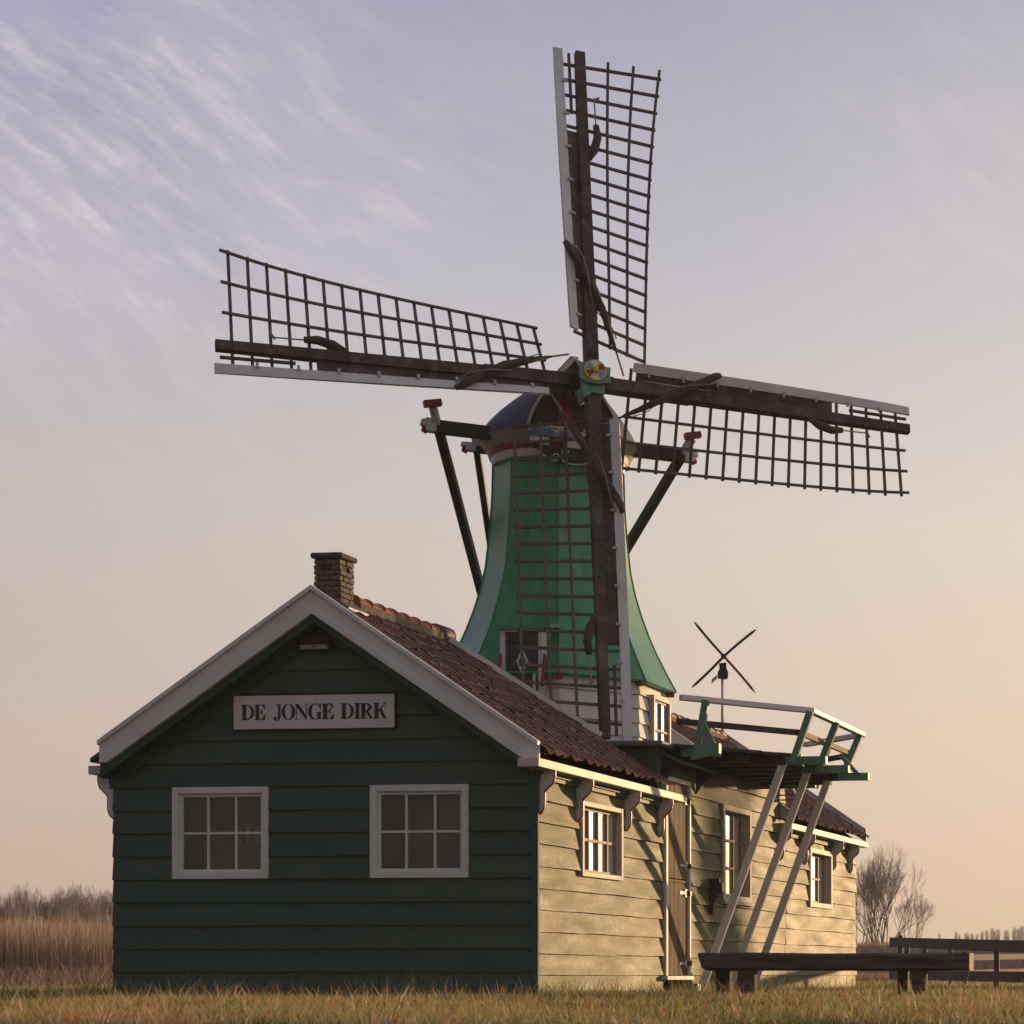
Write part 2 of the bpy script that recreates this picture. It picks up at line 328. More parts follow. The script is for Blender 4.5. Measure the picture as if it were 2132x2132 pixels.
# ---------------------------------------------------------------- weatherboards
def boards(mb, T, alo, ahi, z0, z1, pitch, holes=(), lap=.026, seg=.35, wav=.003, lap_shadow=1):
    """clapboards on a wall: T(a, z, d) maps along / up / outward into the world"""
    nb = int(math.ceil((z1-z0)/pitch)); rnd_j = [.2,.9,.5,.1,.7,.35,.6]; rnd = random.Random(int(z0*100+z1*37+pitch*999))
    for i in range(nb):
        b0 = z0+i*pitch; b1 = min(b0+pitch, z1)
        cuts = sorted({b0, b1, *[h[2] for h in holes if b0 < h[2] < b1], *[h[3] for h in holes if b0 < h[3] < b1]})
        ph = rnd.random()*9; jn = rnd.uniform(-.8, .8)
        tn = rnd.uniform(-.3, .3)
        for c0, c1 in zip(cuts[:-1], cuts[1:]):
            zm = (c0+c1)/2
            spans = [[alo(c0), alo(c1), ahi(c0), ahi(c1)]]
            for h in holes:
                if h[2] <= zm <= h[3]:
                    ns = []
                    for s in spans:
                        if h[1] <= s[0] or h[0] >= s[2]: ns.append(s); continue
                        if h[0] > s[0]: ns.append([s[0], s[1], h[0], h[0]])
                        if h[1] < s[2]: ns.append([h[1], h[1], s[2], s[3]])
                    spans = ns
            for s in spans:
                n = max(1, int((s[2]-s[0])/seg))
                for k in range(n):
                    f0, f1 = k/n, (k+1)/n
                    P = []
                    mb.tint = max(.001, .5+tn+.25*math.sin(i*2.7+(3 if k > n*(.3+.5*rnd_j[i % 7]) else 0)))
                    for f, c in ((f0, c0), (f1, c0), (f1, c1), (f0, c1)):
                        lo, hi2 = (s[0], s[2]) if c == c0 else (s[1], s[3])
                        a = lo+(hi2-lo)*f; q = (c-b0)/pitch
                        w = wav*(math.sin(a*2.1+ph)+.6*math.sin(a*5.3+ph*2))
                        zz = c+(w*.8-(.0045 if (i % 3 != 1 and a < alo(c0)+(.9+2.2*rnd_j[i % 7])) else 0) if c == b0 else 0)
                        # bow: most of the thickness sits in the lower lip
                        P.append(T(a, zz, lap*(1-q)+w*(1-q)*1.5+.004))
                    mb.quad(*P)
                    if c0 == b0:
                        mb.cur = lap_shadow; xa, xb = s[0]+(s[2]-s[0])*f0, s[0]+(s[2]-s[0])*f1
                        mb.quad(T(xa, b0+.004, -.004), T(xb, b0+.004, -.004), P[1], P[0])  # underside and strip carry the painted shadow line of the lip
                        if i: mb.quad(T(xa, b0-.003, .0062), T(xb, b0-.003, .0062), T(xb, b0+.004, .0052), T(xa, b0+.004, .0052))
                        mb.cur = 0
                # board ends
                for f, c in ((0, 0), (1, 0)):
                    a0 = s[0] if f == 0 else s[2]; a1 = s[1] if f == 0 else s[3]
                    q0 = (c0-b0)/pitch; q1 = (c1-b0)/pitch
                    mb.quad(T(a0, c0, -.03), T(a0, c0, lap*(1-q0)+.004), T(a1, c1, lap*(1-q1)+.004), T(a1, c1, -.03))

def window(parent, T, a0, a1, z0, z1, cols, rows, fw=.05, recess=.04, bar=.022, matg='glass', proud=.035, sill=0, frame_mat='white', inner=.0, label=None, bd=.014, barmat=None):
    """T(a, z, d): d outward. The window is one part; glazing bars and pane are sub-parts"""
    f = MB(); TT = lambda a, d, z: T(a, z, d)
    f.box(a0, a0+fw, -recess-.02, proud, z0, z1, TT); f.box(a1-fw, a1, -recess-.02, proud, z0, z1, TT)
    f.box(a0+fw, a1-fw, -recess-.02, proud-.002, z1-fw, z1, TT); f.box(a0+fw, a1-fw, -recess-.02, proud-.002, z0, z0+fw, TT)
    if sill: f.box(a0-.03, a1+.03, -.01, proud+sill, z0-.045, z0-.001, TT)
    wo_ = f.build('window', M[frame_mat], parent, bevel=.004, fixn=True, label=label)
    ia0, ia1, iz0, iz1 = a0+fw, a1-fw, z0+fw, z1-fw
    b = MB(); s = .03
    b.box(ia0, ia0+s, -recess-.015, -recess+.02, iz0, iz1, TT); b.box(ia1-s, ia1, -recess-.015, -recess+.02, iz0, iz1, TT)
    b.box(ia0+s, ia1-s, -recess-.015, -recess+.018, iz1-s, iz1, TT); b.box(ia0+s, ia1-s, -recess-.015, -recess+.018, iz0, iz0+s, TT)
    for k in range(1, cols):
        c = ia0+(ia1-ia0)*k/cols; b.box(c-bar/2, c+bar/2, -recess-.012, -recess+bd, iz0+s, iz1-s, TT)
    for k in range(1, rows):
        c = iz0+(iz1-iz0)*k/rows; b.box(ia0+s, ia1-s, -recess-.011, -recess+bd-.004, c-bar/2, c+bar/2, TT)
    b.build('glazing_bars', M[barmat or frame_mat], wo_, fixn=True)
    p = MB(); p.quad(T(ia0, iz0, -recess), T(ia1, iz0, -recess), T(ia1, iz1, -recess), T(ia0, iz1, -recess))
    p.build('pane', M[matg], wo_)
    return wo_

# ================================================================= FRONT COTTAGE
WID = 4.246; PITCH = .672
UR = -2.09; ZR = 3.905                          # ridge
EAVE_Z = 2.26
def roofz(u, off=0): return ZR-off-PITCH*abs(u-UR)
cot = empty('cottage', W(-2.1, 1.6, 0), ROT, 'dark green weatherboarded cottage with white gable boards and brick chimney, nearest building', 'cottage')
LEND = 3.30
Tf = lambda a, z, d: W(a, -d, z)                # front wall: a = u
Ts = lambda a, z, d: W(d, a, z)                 # side wall:  a = v
# windows of the front, from their pixels
def frect(x0, x1, y0, y1): return (Uat(x0, -.02), Uat(x1, -.02), Zat(y1, (Uat(x0)+Uat(x1))/2, 0), Zat(y0, (Uat(x0)+Uat(x1))/2, 0))
fw1 = frect(359.5, 559, 1639, 1830); fw2 = frect(771, 975.5, 1634, 1828)
fb = MB()
zin = roofz(0, .30)
glo = lambda z: -WID if z < roofz(-WID, .28) else UR-(ZR-.28-z)/PITCH
ghi = lambda z: 0.0 if z < roofz(0, .28) else UR+(ZR-.28-z)/PITCH
boards(fb, Tf, lambda z: max(-WID, glo(z)), lambda z: min(0.0, ghi(z)), .05, ZR-.30, .2225, [fw1, fw2], lap=.022, wav=.0009)
rm = MB(); rm.quad(W(-WID,.55,0), W(0,.55,0), W(0,.55,2.3), W(UR,.55,ZR-.15), W(-WID,.55,2.3)); rm.build('room_wall', mat('dim_room_wall', (.20,.17,.165), .9, .35, 1.2, 0), cot)
fb.build('front_wall', [M['greenF'], M['lap_shadow']], cot)
# gable cover strips that follow the roof
gs = MB()
for sgn in (-1, 1):
    e = 0.02 if sgn > 0 else -WID-.02
    for o0, o1, d in ((.255, .36, .050), (.36, .40, .036)):
        pr = [(UR, ZR-o0), (UR, ZR-o1), (e, roofz(e, o1)), (e, roofz(e, o0))]
        gs.prism(pr, lambda a, z: W(a, -d, z), lambda a, z: W(a, .0, z))
gs.build('gable_trim', M['greenF'], cot, fixn=True)
# wall behind the boards, the far parts of the shell
sh = MB()
sh.quad(W(-WID, .02, 0), W(-WID, LEND, 0), W(-WID, LEND, 2.35), W(-WID, .02, 2.35))
sh.quad(W(-WID, LEND, 0), W(0, LEND, 0), W(0, LEND, 2.35), W(UR, LEND, ZR-.1), W(-WID, LEND, 2.35))
sh.build('back_wall', M['greenD'], cot)
window(cot, Tf, *fw1, 3, 2, fw=.062, recess=.022, matg='clear', label='left front window with pale reflections in a lower pane')
window(cot, Tf, *fw2, 3, 2, fw=.062, recess=.022, matg='clear')
for px_ in (500, 517, 536):  # added pale solids that stand in for reflections in the pane
    q = MB(); a_ = Uat(px_, .12); z_ = Zat(1752, a_, .12)
    q.tube([W(a_, .12, z_-.02), W(a_, .12, z_+.06), W(a_, .12, z_+.11), W(a_, .12, z_+.15)], [.020,.026,.022,.010], 10)
    tag(q.build('reflection', mat('pale_reflection_paint', (.75,.72,.66), .5, .05, 3, 0), None, smooth=True), 'pale reflection built as a solid behind the lower right pane of the left front window', 'reflection', 'reflections built behind the left front window')
# side wall
dr0, dr1 = Vat(1383, .03), Vat(1435.5, .03)
def srect(x0, x1, yt0, yb0, u=.02):
    v0, v1 = Vat(x0, u), Vat(x1, u)
    return (v0, v1, Zat(yb0, u, v0), Zat(yt0, u, v0))
sw1 = srect(1207.5, 1292.5, 1666, 1824)
sb = MB()
boards(sb, Ts, lambda z: 0., lambda z: dr0, .03, 2.15, .2085, [sw1], lap=.030, seg=.12, wav=.0035)
sb.build('side_wall', [M['greenS'], M['lap_shadow']], cot)
window(cot, Ts, *sw1, 4, 2, fw=.05, recess=.035, bar=.03, matg='glassS', proud=.05, bd=.03, barmat='barshade', frame_mat='whiteS', label='side window of eight narrow panes')
cb = MB(); cb.box(-.03, .037, -.032, .006, .03, 2.2, lambda a, b, c: W(a, b, c)); cb.build('corner_board', M['greenF'], cot)
# barge boards
bg_ = MB()
DB = .25
for sgn, e in ((-1, Uat(206, -DB)), (1, Uat(1122, -DB))):
    o1 = .268
    for oo0, oo1, d0, d1 in ((0.0, .045, DB+.035, DB-.03), (.045, .205, DB, DB-.03), (.205, o1, DB+.016, DB-.03)):
        lowcut = EAVE_Z+.01
        pr = [(UR, ZR+.02-oo0), (UR, ZR+.02-oo1)]
        zb = ZR+.02-oo1-PITCH*abs(e-UR); zt = ZR+.02-oo0-PITCH*abs(e-UR)
        if zb < lowcut:
            ucut = UR+math.copysign((ZR+.02-oo1-lowcut)/PITCH, sgn)
            pr += [(ucut, lowcut), (e, lowcut)]
            if zt > lowcut: pr += [(e, zt)]
        else: pr += [(e, zb), (e, zt)]
        bg_.prism(pr, lambda a, z: W(a, -d0, z), lambda a, z: W(a, -d1, z))
bg_.build('barge_board', M['white'], cot, fixn=True, bevel=.003)
# soffit under the front overhang
sf = MB()
for e in (-WID-.1, .1):
    sf.prism([(UR, ZR-.07), (UR, ZR-.11), (e, roofz(e, .11)), (e, roofz(e, .07))], lambda a, z: W(a, -DB+.03, z), lambda a, z: W(a, .0, z))
for e in (-WID, 0.0):
    sf.prism([(UR, ZR-.112), (UR, ZR-.325), (e, roofz(e, .325)), (e, roofz(e, .112))], lambda a, z: W(a, -DB+.035, z), lambda a, z: W(a, -.01, z))
sf.build('soffit', M['greenF'], cot, fixn=True)
# roof of pantiles
def pantiles(u0, z0, u1, z1, v0, vend, tw=.205, rows=10, lift=.016, amp=.024, left=False):
    """u0,z0 ridge; u1,z1 eave; vend(u) gives the far verge"""
    mb = MB(); ln = math.hypot(u1-u0, z1-z0); nu = (-(z1-z0)/ln*(1 if u1 > u0 else -1), (abs(u1-u0))/ln)
    prof = [(0,.9),(.10,1.0),(.2,.75),(.32,.15),(.5,-.45),(.68,-.55),(.85,-.1),(1.0,.62)]
    rnd = random.Random(5)
    vmax = max(vend(u0), vend(u1)); nc = int((vmax-v0)/tw)+1
    for r in range(rows):
        s0, s1 = r/rows, (r+1)/rows+.012
        jr = rnd.uniform(-.01, .01)
        for c in range(nc):
            t0 = v0+c*tw
            mb.tint = .02+rnd.random()**1.3*.95; js = rnd.uniform(-.008, .008); jl = rnd.uniform(-.004, .006)
            rows_p = []
            for s, lf in ((s0, .002), ((s0+s1)/2, .45*lift+.001), (s1+js, lift+jl)):
                line = []
                for t, h in prof:
                    u = u0+(u1-u0)*s; z = z0+(z1-z0)*s
                    v = min(t0+t*tw, vend(u)); hh = lf+amp*h
                    line.append(W(u+nu[0]*hh, v, z+nu[1]*hh))
                rows_p.append(line)
            low = [W(u0+(u1-u0)*(s1+js)+nu[0]*(amp*h-.002), min(t0+t*tw, vend(u0+(u1-u0)*s1)), z0+(z1-z0)*(s1+js)+nu[1]*(amp*h-.002)) for t, h in prof]
            if t0 >= vend(u0+(u1-u0)*s0): continue
            for a, b in ((rows_p[0], rows_p[1]), (rows_p[1], rows_p[2]), (rows_p[2], low)):
                for k in range(len(prof)-1): mb.quad(a[k], b[k], b[k+1], a[k+1])
    return mb
RZ = ZR-.045
ve = lambda u: 3.30+(.85)*((u-.13)/2.2) if u < .13 else 3.30
roofm = pantiles(UR, RZ, .15, RZ-PITCH*(.15-UR), -DB+.03, ve)
roofo = roofm.build('roof', M['tile'], cot)
lr = MB(); lr.quad(W(UR, -DB+.02, RZ-.02), W(UR, 2.45, RZ-.02), W(-WID+.04, 3.3, RZ-.02-PITCH*(WID-.04+UR)), W(-WID+.04, -DB+.02, RZ-.02-PITCH*(WID-.04+UR)))
lr.build('rear_roof_slope', M['tile'], roofo)
# underlay under tiles
ul = MB(); ul.quad(W(UR, -DB, RZ-.04), W(UR, 3.2, RZ-.04), W(.12, 3.2, RZ-.04-PITCH*(.12-UR)), W(.12, -DB, RZ-.04-PITCH*(.12-UR)))
ul.build('roof_underlay', M['black'], roofo)
# ridge tiles
def ridgetiles(parent, v0, v1, n, zr, mt, ur=UR, r=.085):
    step = (v1-v0)/n
    for k in range(n):
        mb = MB(); a, b = v0+k*step, v0+(k+1)*step+.03
        prev = None
        for v, rr in ((a, r*1.12), (a+.03, r*1.12), (a+.05, r), (b, r*.93)):
            ring = [W(ur+rr*1.05*math.cos(t), v, zr-.02+rr*math.sin(t)) for t in [math.pi*j/10 for j in range(11)]]
            if prev:
                for j in range(10): mb.quad(prev[j], ring[j], ring[j+1], prev[j+1])
            else: mb.quad(*ring)
            prev = ring
        mb.quad(*reversed(prev))
        mb.build('ridge_tile', M[mt], parent, smooth=True)
    mo = MB(); mo.box(ur-.10, ur+.10, v0, v1, zr-.10, zr-.012, lambda a, b, c: W(a, b, c)); mo.build('ridge_mortar', M['mortar'], parent)
ridgetiles(roofo, .50, 2.30, 7, ZR, 'ridge')
e_ = MB()
e_.tube([W(UR, 2.28, ZR-.01), W(UR, 2.62, ZR+.0)], [.10, .095], 12); e_.build('ridge_end_cap', M['blue'], roofo, smooth=True)
# far verge board, oblique
vb = MB()
pa = W(UR, ve(UR)+.02, ZR-.005); pb = W(.12, ve(.12)+.02, RZ-PITCH*(.12-UR)+.045)
pm = pa.lerp(pb, .70)
vb.beam(pa, pm, .035, .07); vb.build('far_verge_board', M['whiteO'], roofo)
vb2 = MB(); vb2.beam(pa+Vector((.0,.03,-.12)), pm+Vector((0,.03,-.12)), .02, .18); vb2.build('verge_flashing', M['black'], roofo)
# gutters (box gutters with end faces) and brackets
def gutter(parent, u0, u1, v0, v1, z1=EAVE_Z, h=.083):
    g = MB(); g.box(u0, u1, v0, v1, z1-h, z1, lambda a, b, c: W(a, b, c)); g.build('gutter', M['cream'], parent, bevel=.006)
gutter(cot, -.02, .185, -.37, dr0+.28)
gutter(cot, -WID-.20, -WID+.0, -.10, LEND)
BP = [(0,0),(.172,0),(.172,-.058),(.166,-.072),(.163,-.095),(.148,-.125),(.110,-.160),(.084,-.185),(.070,-.205),(.070,-.31),(.066,-.345),(.050,-.385),(.022,-.415),(0,-.425)]
def bracket(parent, v, zt=EAVE_Z-.083, side=1, u0=.0, th=.036, m='white'):
    if side > 0: f = lambda a, z, dv: W(u0+a, v+dv, zt+z)
    else: f = lambda a, z, dv: W(u0-a, v+dv, zt+z)
    b = MB(); b.prism(BP, lambda a, z: f(a, z, .006), lambda a, z: f(a, z, th)); o = b.build('eave_bracket', M[m], parent, fixn=True)
    r = MB(); r.prism([(a+(.006 if a > .01 else 0), z-(.004 if a < .17 and z < -.05 else 0)) for a, z in BP], lambda a, z: f(a, z, -.002), lambda a, z: f(a, z, .006)); r.build('bracket_edge', M['red'], o, fixn=True)
    w = MB(); w.prism([(max(a-.006, 0), z+.004 if z < -.02 else z-.0) for a, z in BP], lambda a, z: f(a, z, -.005), lambda a, z: f(a, z, -.002)); w.build('bracket_face', M[m], o, fixn=True)
for px in (1115.5, 1196, 1297, 1366): bracket(cot, Vat(px, 0)+.01, u0=.012)
bracket(cot, .03, u0=-WID-.012, side=-1); bracket(cot, 1.5, u0=-WID-.012, side=-1)
cr = MB(); cr.box(.0, .045, .0, dr0, 2.10, 2.175, lambda a, b, c: W(a, b, c)); cr.box(.045, .07, .0, dr0, 2.14, 2.176, lambda a, b, c: W(a, b, c)); cr.build('cornice', M['greenD'], cot)
# chimney
def chimney(parent):
    v0 = -.05+.08; u0 = Uat(653.5, v0); u1 = Uat(708.5, v0); d = (u1-u0)*1.0
    zt = Zat(1163, u0, v0); zb = ZR-.45
    mb = MB(); rnd = random.Random(3); ch = .052; n = int((zt-zb)/ch)
    core = MB()
    core.box(u0+.015, u1-.015, v0+.015, v0+d-.015, zb, zt-.03, lambda a, b, c: W(a, b, c))
    for i in range(n):
        z0 = zb+i*ch; z1 = z0+ch-.009; top = i >= n-2
        for side in range(4):
            off = 0 if i % 2 else .055
            a = off-.055
            while a < d:
                b = min(a+.112, d); a2 = max(a, 0)
                if b-a2 > .02 and not (top and .27*d < (a2+b)/2 < .62*d):
                    j = rnd.uniform(-.006, .006); mb.tint = rnd.random()+.01
                    g = .006
                    if side == 0: q = (u0+a2+g, u0+b-g*.2, v0-j-.002, v0+.05)
                    elif side == 1: q = (u1-.05, u1+j+.002, v0+a2+g, v0+b-g*.2)
                    elif side == 2: q = (u0+a2+g, u0+b, v0+d-.05, v0+d+j)
                    else: q = (u0-j-.002, u0+.05, v0+a2+g, v0+b)
                    zz = rnd.uniform(-.002, .002)
                    mb.box(*q, z0+zz, z1+zz, lambda a_, b_, c_: W(a_, b_, c_))
                a = a+.112
    c = mb.build('chimney', M['brick'], parent, bevel=.004)
    for f_ in (core,): f_.build('chimney_mortar', mat('chimney_mortar', (.10,.085,.055), .9, .3, 9, .4), c)
    hm = MB(); hm.box(u0+.27*d, u0+.62*d, v0+.002, v0+d-.002, zt-.1, zt-.005, lambda a, b, c_: W(a, b, c_)); hm.build('flue_opening', M['black'], c)
    cap = MB(); cap.box(u0-.028, u1+.028, v0-.028, v0+d+.028, zt, zt+.055, lambda a, b, c_: W(a, b, c_)); cap.build('chimney_cap', mat('mossy_slab', (.10,.075,.06), .85, .35, 12, .9, 40), c, bevel=.018)
    fl = MB(); fl.box(UR, u1+.10, v0-.03, v0+d+.10, -.015, .012, lambda a, b, c_: W(a, b, roofz(a, .0)+c_)); fl.build('lead_flashing', M['lead'], c)
chimney(cot)
# sign
def sign():
    v = -.035
    u0, u1 = Uat(488.4, v), Uat(822.6, v); z1 = Zat(1447.5, (u0+u1)/2, v); z0 = Zat(1517.0, (u0+u1)/2, v)
    r = empty('name_board', W((u0+u1)/2, 0, (z0+z1)/2), ROT, 'white name board lettered DE JONGE DIRK on the dark green gable', 'sign')
    T = lambda a, b, c: W(a, -b, c)
    b = MB(); b.box(u0, u1, .03, .052, z0, z1, T); b.build('board', M['board'], r)
    f = MB(); t = .010
    f.box(u0-t, u1+t, .022, .048, z0-t, z0, T); f.box(u0-t, u1+t, .022, .048, z1, z1+t, T); f.box(u0-t, u0, .022, .048, z0, z1, T); f.box(u1, u1+t, .022, .048, z0, z1, T)
    f.build('edge_frame', M['frame'], r)
    sx = (u1-u0)/(1841-45); hgt = 165*sx; zb = z0+(395-302)*sx+.004
    mb = MB(); cnt = [0]
    def P(x0, w, pts):
        cnt[0] += 1; d = .0525+.00012*cnt[0]
        g = lambda a, z: (u0+(x0-45)*sx+a*w*sx, zb+z*hgt)
        mb.prism(pts, lambda a, z: W(g(a, z)[0], -.0521, g(a, z)[1]), lambda a, z: W(g(a, z)[0], -d-.0015, g(a, z)[1]))
    def ell(cx, cy, rx, ry, a0, a1, n=22): return [(cx+rx*math.cos(R(a0+(a1-a0)*i/n)), cy+ry*math.sin(R(a0+(a1-a0)*i/n))) for i in range(n+1)]
    def stem(x, w, c, hw, ser=.30, y0=0, y1=1, bot=True, top=True):   # stem with bracketed serifs
        h = .035; pts = []
        s = hw+ser
        if bot: pts += [(c-s, y0), (c+s, y0), (c+s, y0+h), (c+hw+.03, y0+.09)]
        else: pts += [(c-hw, y0), (c+hw, y0)]
        if top: pts += [(c+hw+.03, y1-.09), (c+s, y1-h), (c+s, y1), (c-s, y1), (c-s, y1-h), (c-hw-.03, y1-.09)]
        else: pts += [(c+hw, y1), (c-hw, y1)]
        if bot: pts += [(c-hw-.03, y0+.09), (c-s, y0+h)]
        P(x, w, pts)
    def bowl(x, w, c, y0, y1, rx, th, thin=.03):                       # right-hand bowl from the stem
        cy = (y0+y1)/2; ry = (y1-y0)/2
        P(x, w, [(c, y1)]+ell(c+.12, cy, rx, ry, 90, -90)+[(c, y0), (c, y0+thin)]+ell(c+.08, cy, rx-th+.04, ry-thin, -90, 90)+[(c, y1-thin)])
    def Dg(x, w): stem(x, w, .22, .115, .10); bowl(x, w, .22, 0, 1, .66, .24)
    def Eg(x, w):
        stem(x, w, .26, .13, .12)
        P(x, w, [(.3, 1), (.3, .965), (.66, .955), (.88, .66), (.91, .66), (.88, 1)])
        P(x, w, [(.3, 0), (.3, .035), (.66, .045), (.93, .36), (.96, .36), (.92, 0)])
        P(x, w, [(.3, .49), (.3, .525), (.56, .53), (.68, .74), (.70, .74), (.70, .28), (.68, .28), (.56, .485)])
    def Ig(x, w): stem(x, w, .5, .23, .26)
    def Og(x, w):
        for a0, a1 in ((90, 270), (-90, 90)):
            P(x, w, ell(.5, .5, .5, .52, a0, a1)+ell(.5, .5, .26, .485, a1, a0))
    def Ng(x, w):
        P(x, w, [(.0, 1), (.27, 1), (.27, .965), (.0, .965)]); P(x, w, [(.12, .98), (.155, .98), (.155, .02), (.12, .02)]); P(x, w, [(.0, 0), (.28, 0), (.28, .035), (.0, .035)])
        P(x, w, [(.03, 1), (.29, 1), (.88, .22), (.88, -.04), (.84, -.04)]); P(x, w, [(.84, -.02), (.88, -.02), (.88, .98), (.84, .98)]); P(x, w, [(.70, 1), (1.0, 1), (1.0, .965), (.70, .965)])
    def Jg(x, w):
        P(x, w, [(.3, 1), (1.0, 1), (1.0, .965), (.87, .93), (.87, .22), (.80, .04), (.60, -.06), (.42, -.06), (.42, -.03), (.52, .0), (.57, .15), (.57, .93), (.3, .965)])
        P(x, w, ell(.22, .1, .2, .125, 0, 360, 16)[:-1]); P(x, w, [(.05, .06), (.22, -.055), (.5, -.055), (.5, -.02), (.3, .0)])
    def Gg(x, w):
        P(x, w, ell(.5, .5, .5, .52, 60, 300)+ell(.52, .5, .27, .485, 300, 60))
        P(x, w, ell(.5, .5, .5, .52, 60, 100, 8)+ell(.52, .5, .27, .485, 100, 60, 8))
        P(x, w, [(.70, .92), (.86, .70), (.88, .62), (.90, .62), (.90, 1.0), (.87, 1.0), (.83, .93), (.72, .97)])
        P(x, w, [(.68, .0), (.80, .05), (.90, -.02), (.90, .40), (1.0, .43), (1.0, .465), (.56, .465), (.56, .43), (.67, .40)])
    def Rg(x, w):
        stem(x, w, .20, .11, .10); bowl(x, w, .22, .47, 1, .50, .24)
        P(x, w, [(.36, .5), (.55, .5), (.92, .03), (1.02, .03), (1.02, 0), (.70, 0)])
    def Kg(x, w):
        stem(x, w, .20, .11, .10); P(x, w, [(.30, .40), (.30, .46), (.80, .965), (.86, .965)]); P(x, w, [(.66, 1), (.98, 1), (.98, .965), (.66, .965)])
        P(x, w, [(.40, .53), (.56, .66), (.90, .03), (1.0, .03), (1.0, 0), (.70, 0)])
    for fn, a, b2 in ((Dg,135,280),(Eg,280,410),(Jg,495,585),(Og,585,738),(Ng,730,885),(Gg,882,1040),(Eg,1038,1175),(Dg,1252,1395),(Ig,1397,1468),(Rg,1470,1615),(Kg,1615,1765)):
        mb = MB(); fn(a, b2-a); mb.build('letter', M['ink'], r, fixn=True)
sign()
def gable_lamp():
    v = -.03; u0, u1 = Uat(627.5, v), Uat(692.5, v); um = (u0+u1)/2; z1 = Zat(1330, um, v); z0 = Zat(1354.5, um, v)
    r = empty('wall_light', W(um, 0, (z0+z1)/2), ROT, 'small black wall light with a slanting face under the gable peak', 'wall light')
    b = MB(); b.prism([(0, z0), (.045, z0), (.055, z0+.05), (.095, z1-.012), (.095, z1), (0, z1)], lambda d, z: W(u0, -.03-d, z), lambda d, z: W(u1, -.03-d, z)); b.build('housing', M['black'], r, fixn=True)
    l = MB(); g = .012; l.quad(W(u0+g, -.076, z0+.006), W(u1-g, -.076, z0+.006), W(u1-g-.02, -.087, z0+.048), W(u0+g, -.087, z0+.048)); l.build('lens', mat('pale_lens', (.42,.36,.30), .25, .05), r)
    s_ = MB(); s_.tube([W(um, -.07, z0+.03), W(um, -.10, z0+.03)], [.012, .009], 10); s_.build('sensor', M['black'], r)
gable_lamp()

# ================================================================= MIDDLE BUILDING
mid = empty('mill_shed', W(-2.1, 5.9, 0), ROT, 'pale green boarded shed under the mill with a two-leaf door and tall window', 'shed')
ML0, ML1, MZ = 3.25, 8.22, 2.80
mw = srect(1502, 1560.5, 1673, 1874); mw = (mw[0], mw[1], mw[2]+.0, mw[3])
dz1 = Zat(1614, .02, dr0); dz0 = Zat(2032, .02, dr0)
mbm = MB()
boards(mbm, Ts, lambda z: dr1, lambda z: ML1, .03, MZ-.06, .2085, [mw], lap=.030, seg=.12, wav=.004)
boards(mbm, Ts, lambda z: dr0, lambda z: dr1, dz1, MZ-.06, .2085, lap=.030, seg=.12)
mbm.build('side_wall', [M['greenS'], M['lap_shadow']], mid)
mf = MB(); boards(mf, lambda a, z, d: W(a, ML0-d, z), lambda z: -WID, lambda z: -.0, 2.0, MZ-.06, .2085, lap=.022)
mf.quad(W(-WID, ML0+.02, 0), W(-WID, ML1, 0), W(-WID, ML1, MZ-.05), W(-WID, ML0+.02, MZ-.05)); mf.quad(W(-WID, ML1+.01, 2.2), W(0, ML1+.01, 2.2), W(0, ML1+.01, MZ-.05), W(-WID, ML1+.01, MZ-.05))
mf.quad(W(-.005, ML0, 2.0), W(-.005, dr0, 2.0), W(-.005, dr0, MZ-.05), W(-.005, ML0, MZ-.05))
mf.build('front_wall', [M['greenD'], M['lap_shadow']], mid)
cbm = MB(); cbm.box(-.06, .035, ML0-.03, ML0+.06, 2.05, MZ-.06, lambda a, b, c: W(a, b, c)); cbm.box(.0, .03, ML0+.06, dr0+.9, 2.53, MZ-.062, lambda a, b, c: W(a, b, c)); cbm.build('corner_board', M['greenD'], mid)
fr = MB()
fr.box(-WID-.1, .13, ML0-.15, ML1+.1, MZ-.05, MZ+.015, lambda a, b, c: W(a, b, c)); fr.build('flat_roof', M['lead'], mid, bevel=.02)
window(mid, Ts, *mw, 3, 3, fw=.07, recess=.09, bar=.03, matg='glassS', proud=.05, bd=.03, barmat='barshade', frame_mat='whiteS', sill=.03, label='tall side window of nine panes in a deep white frame')
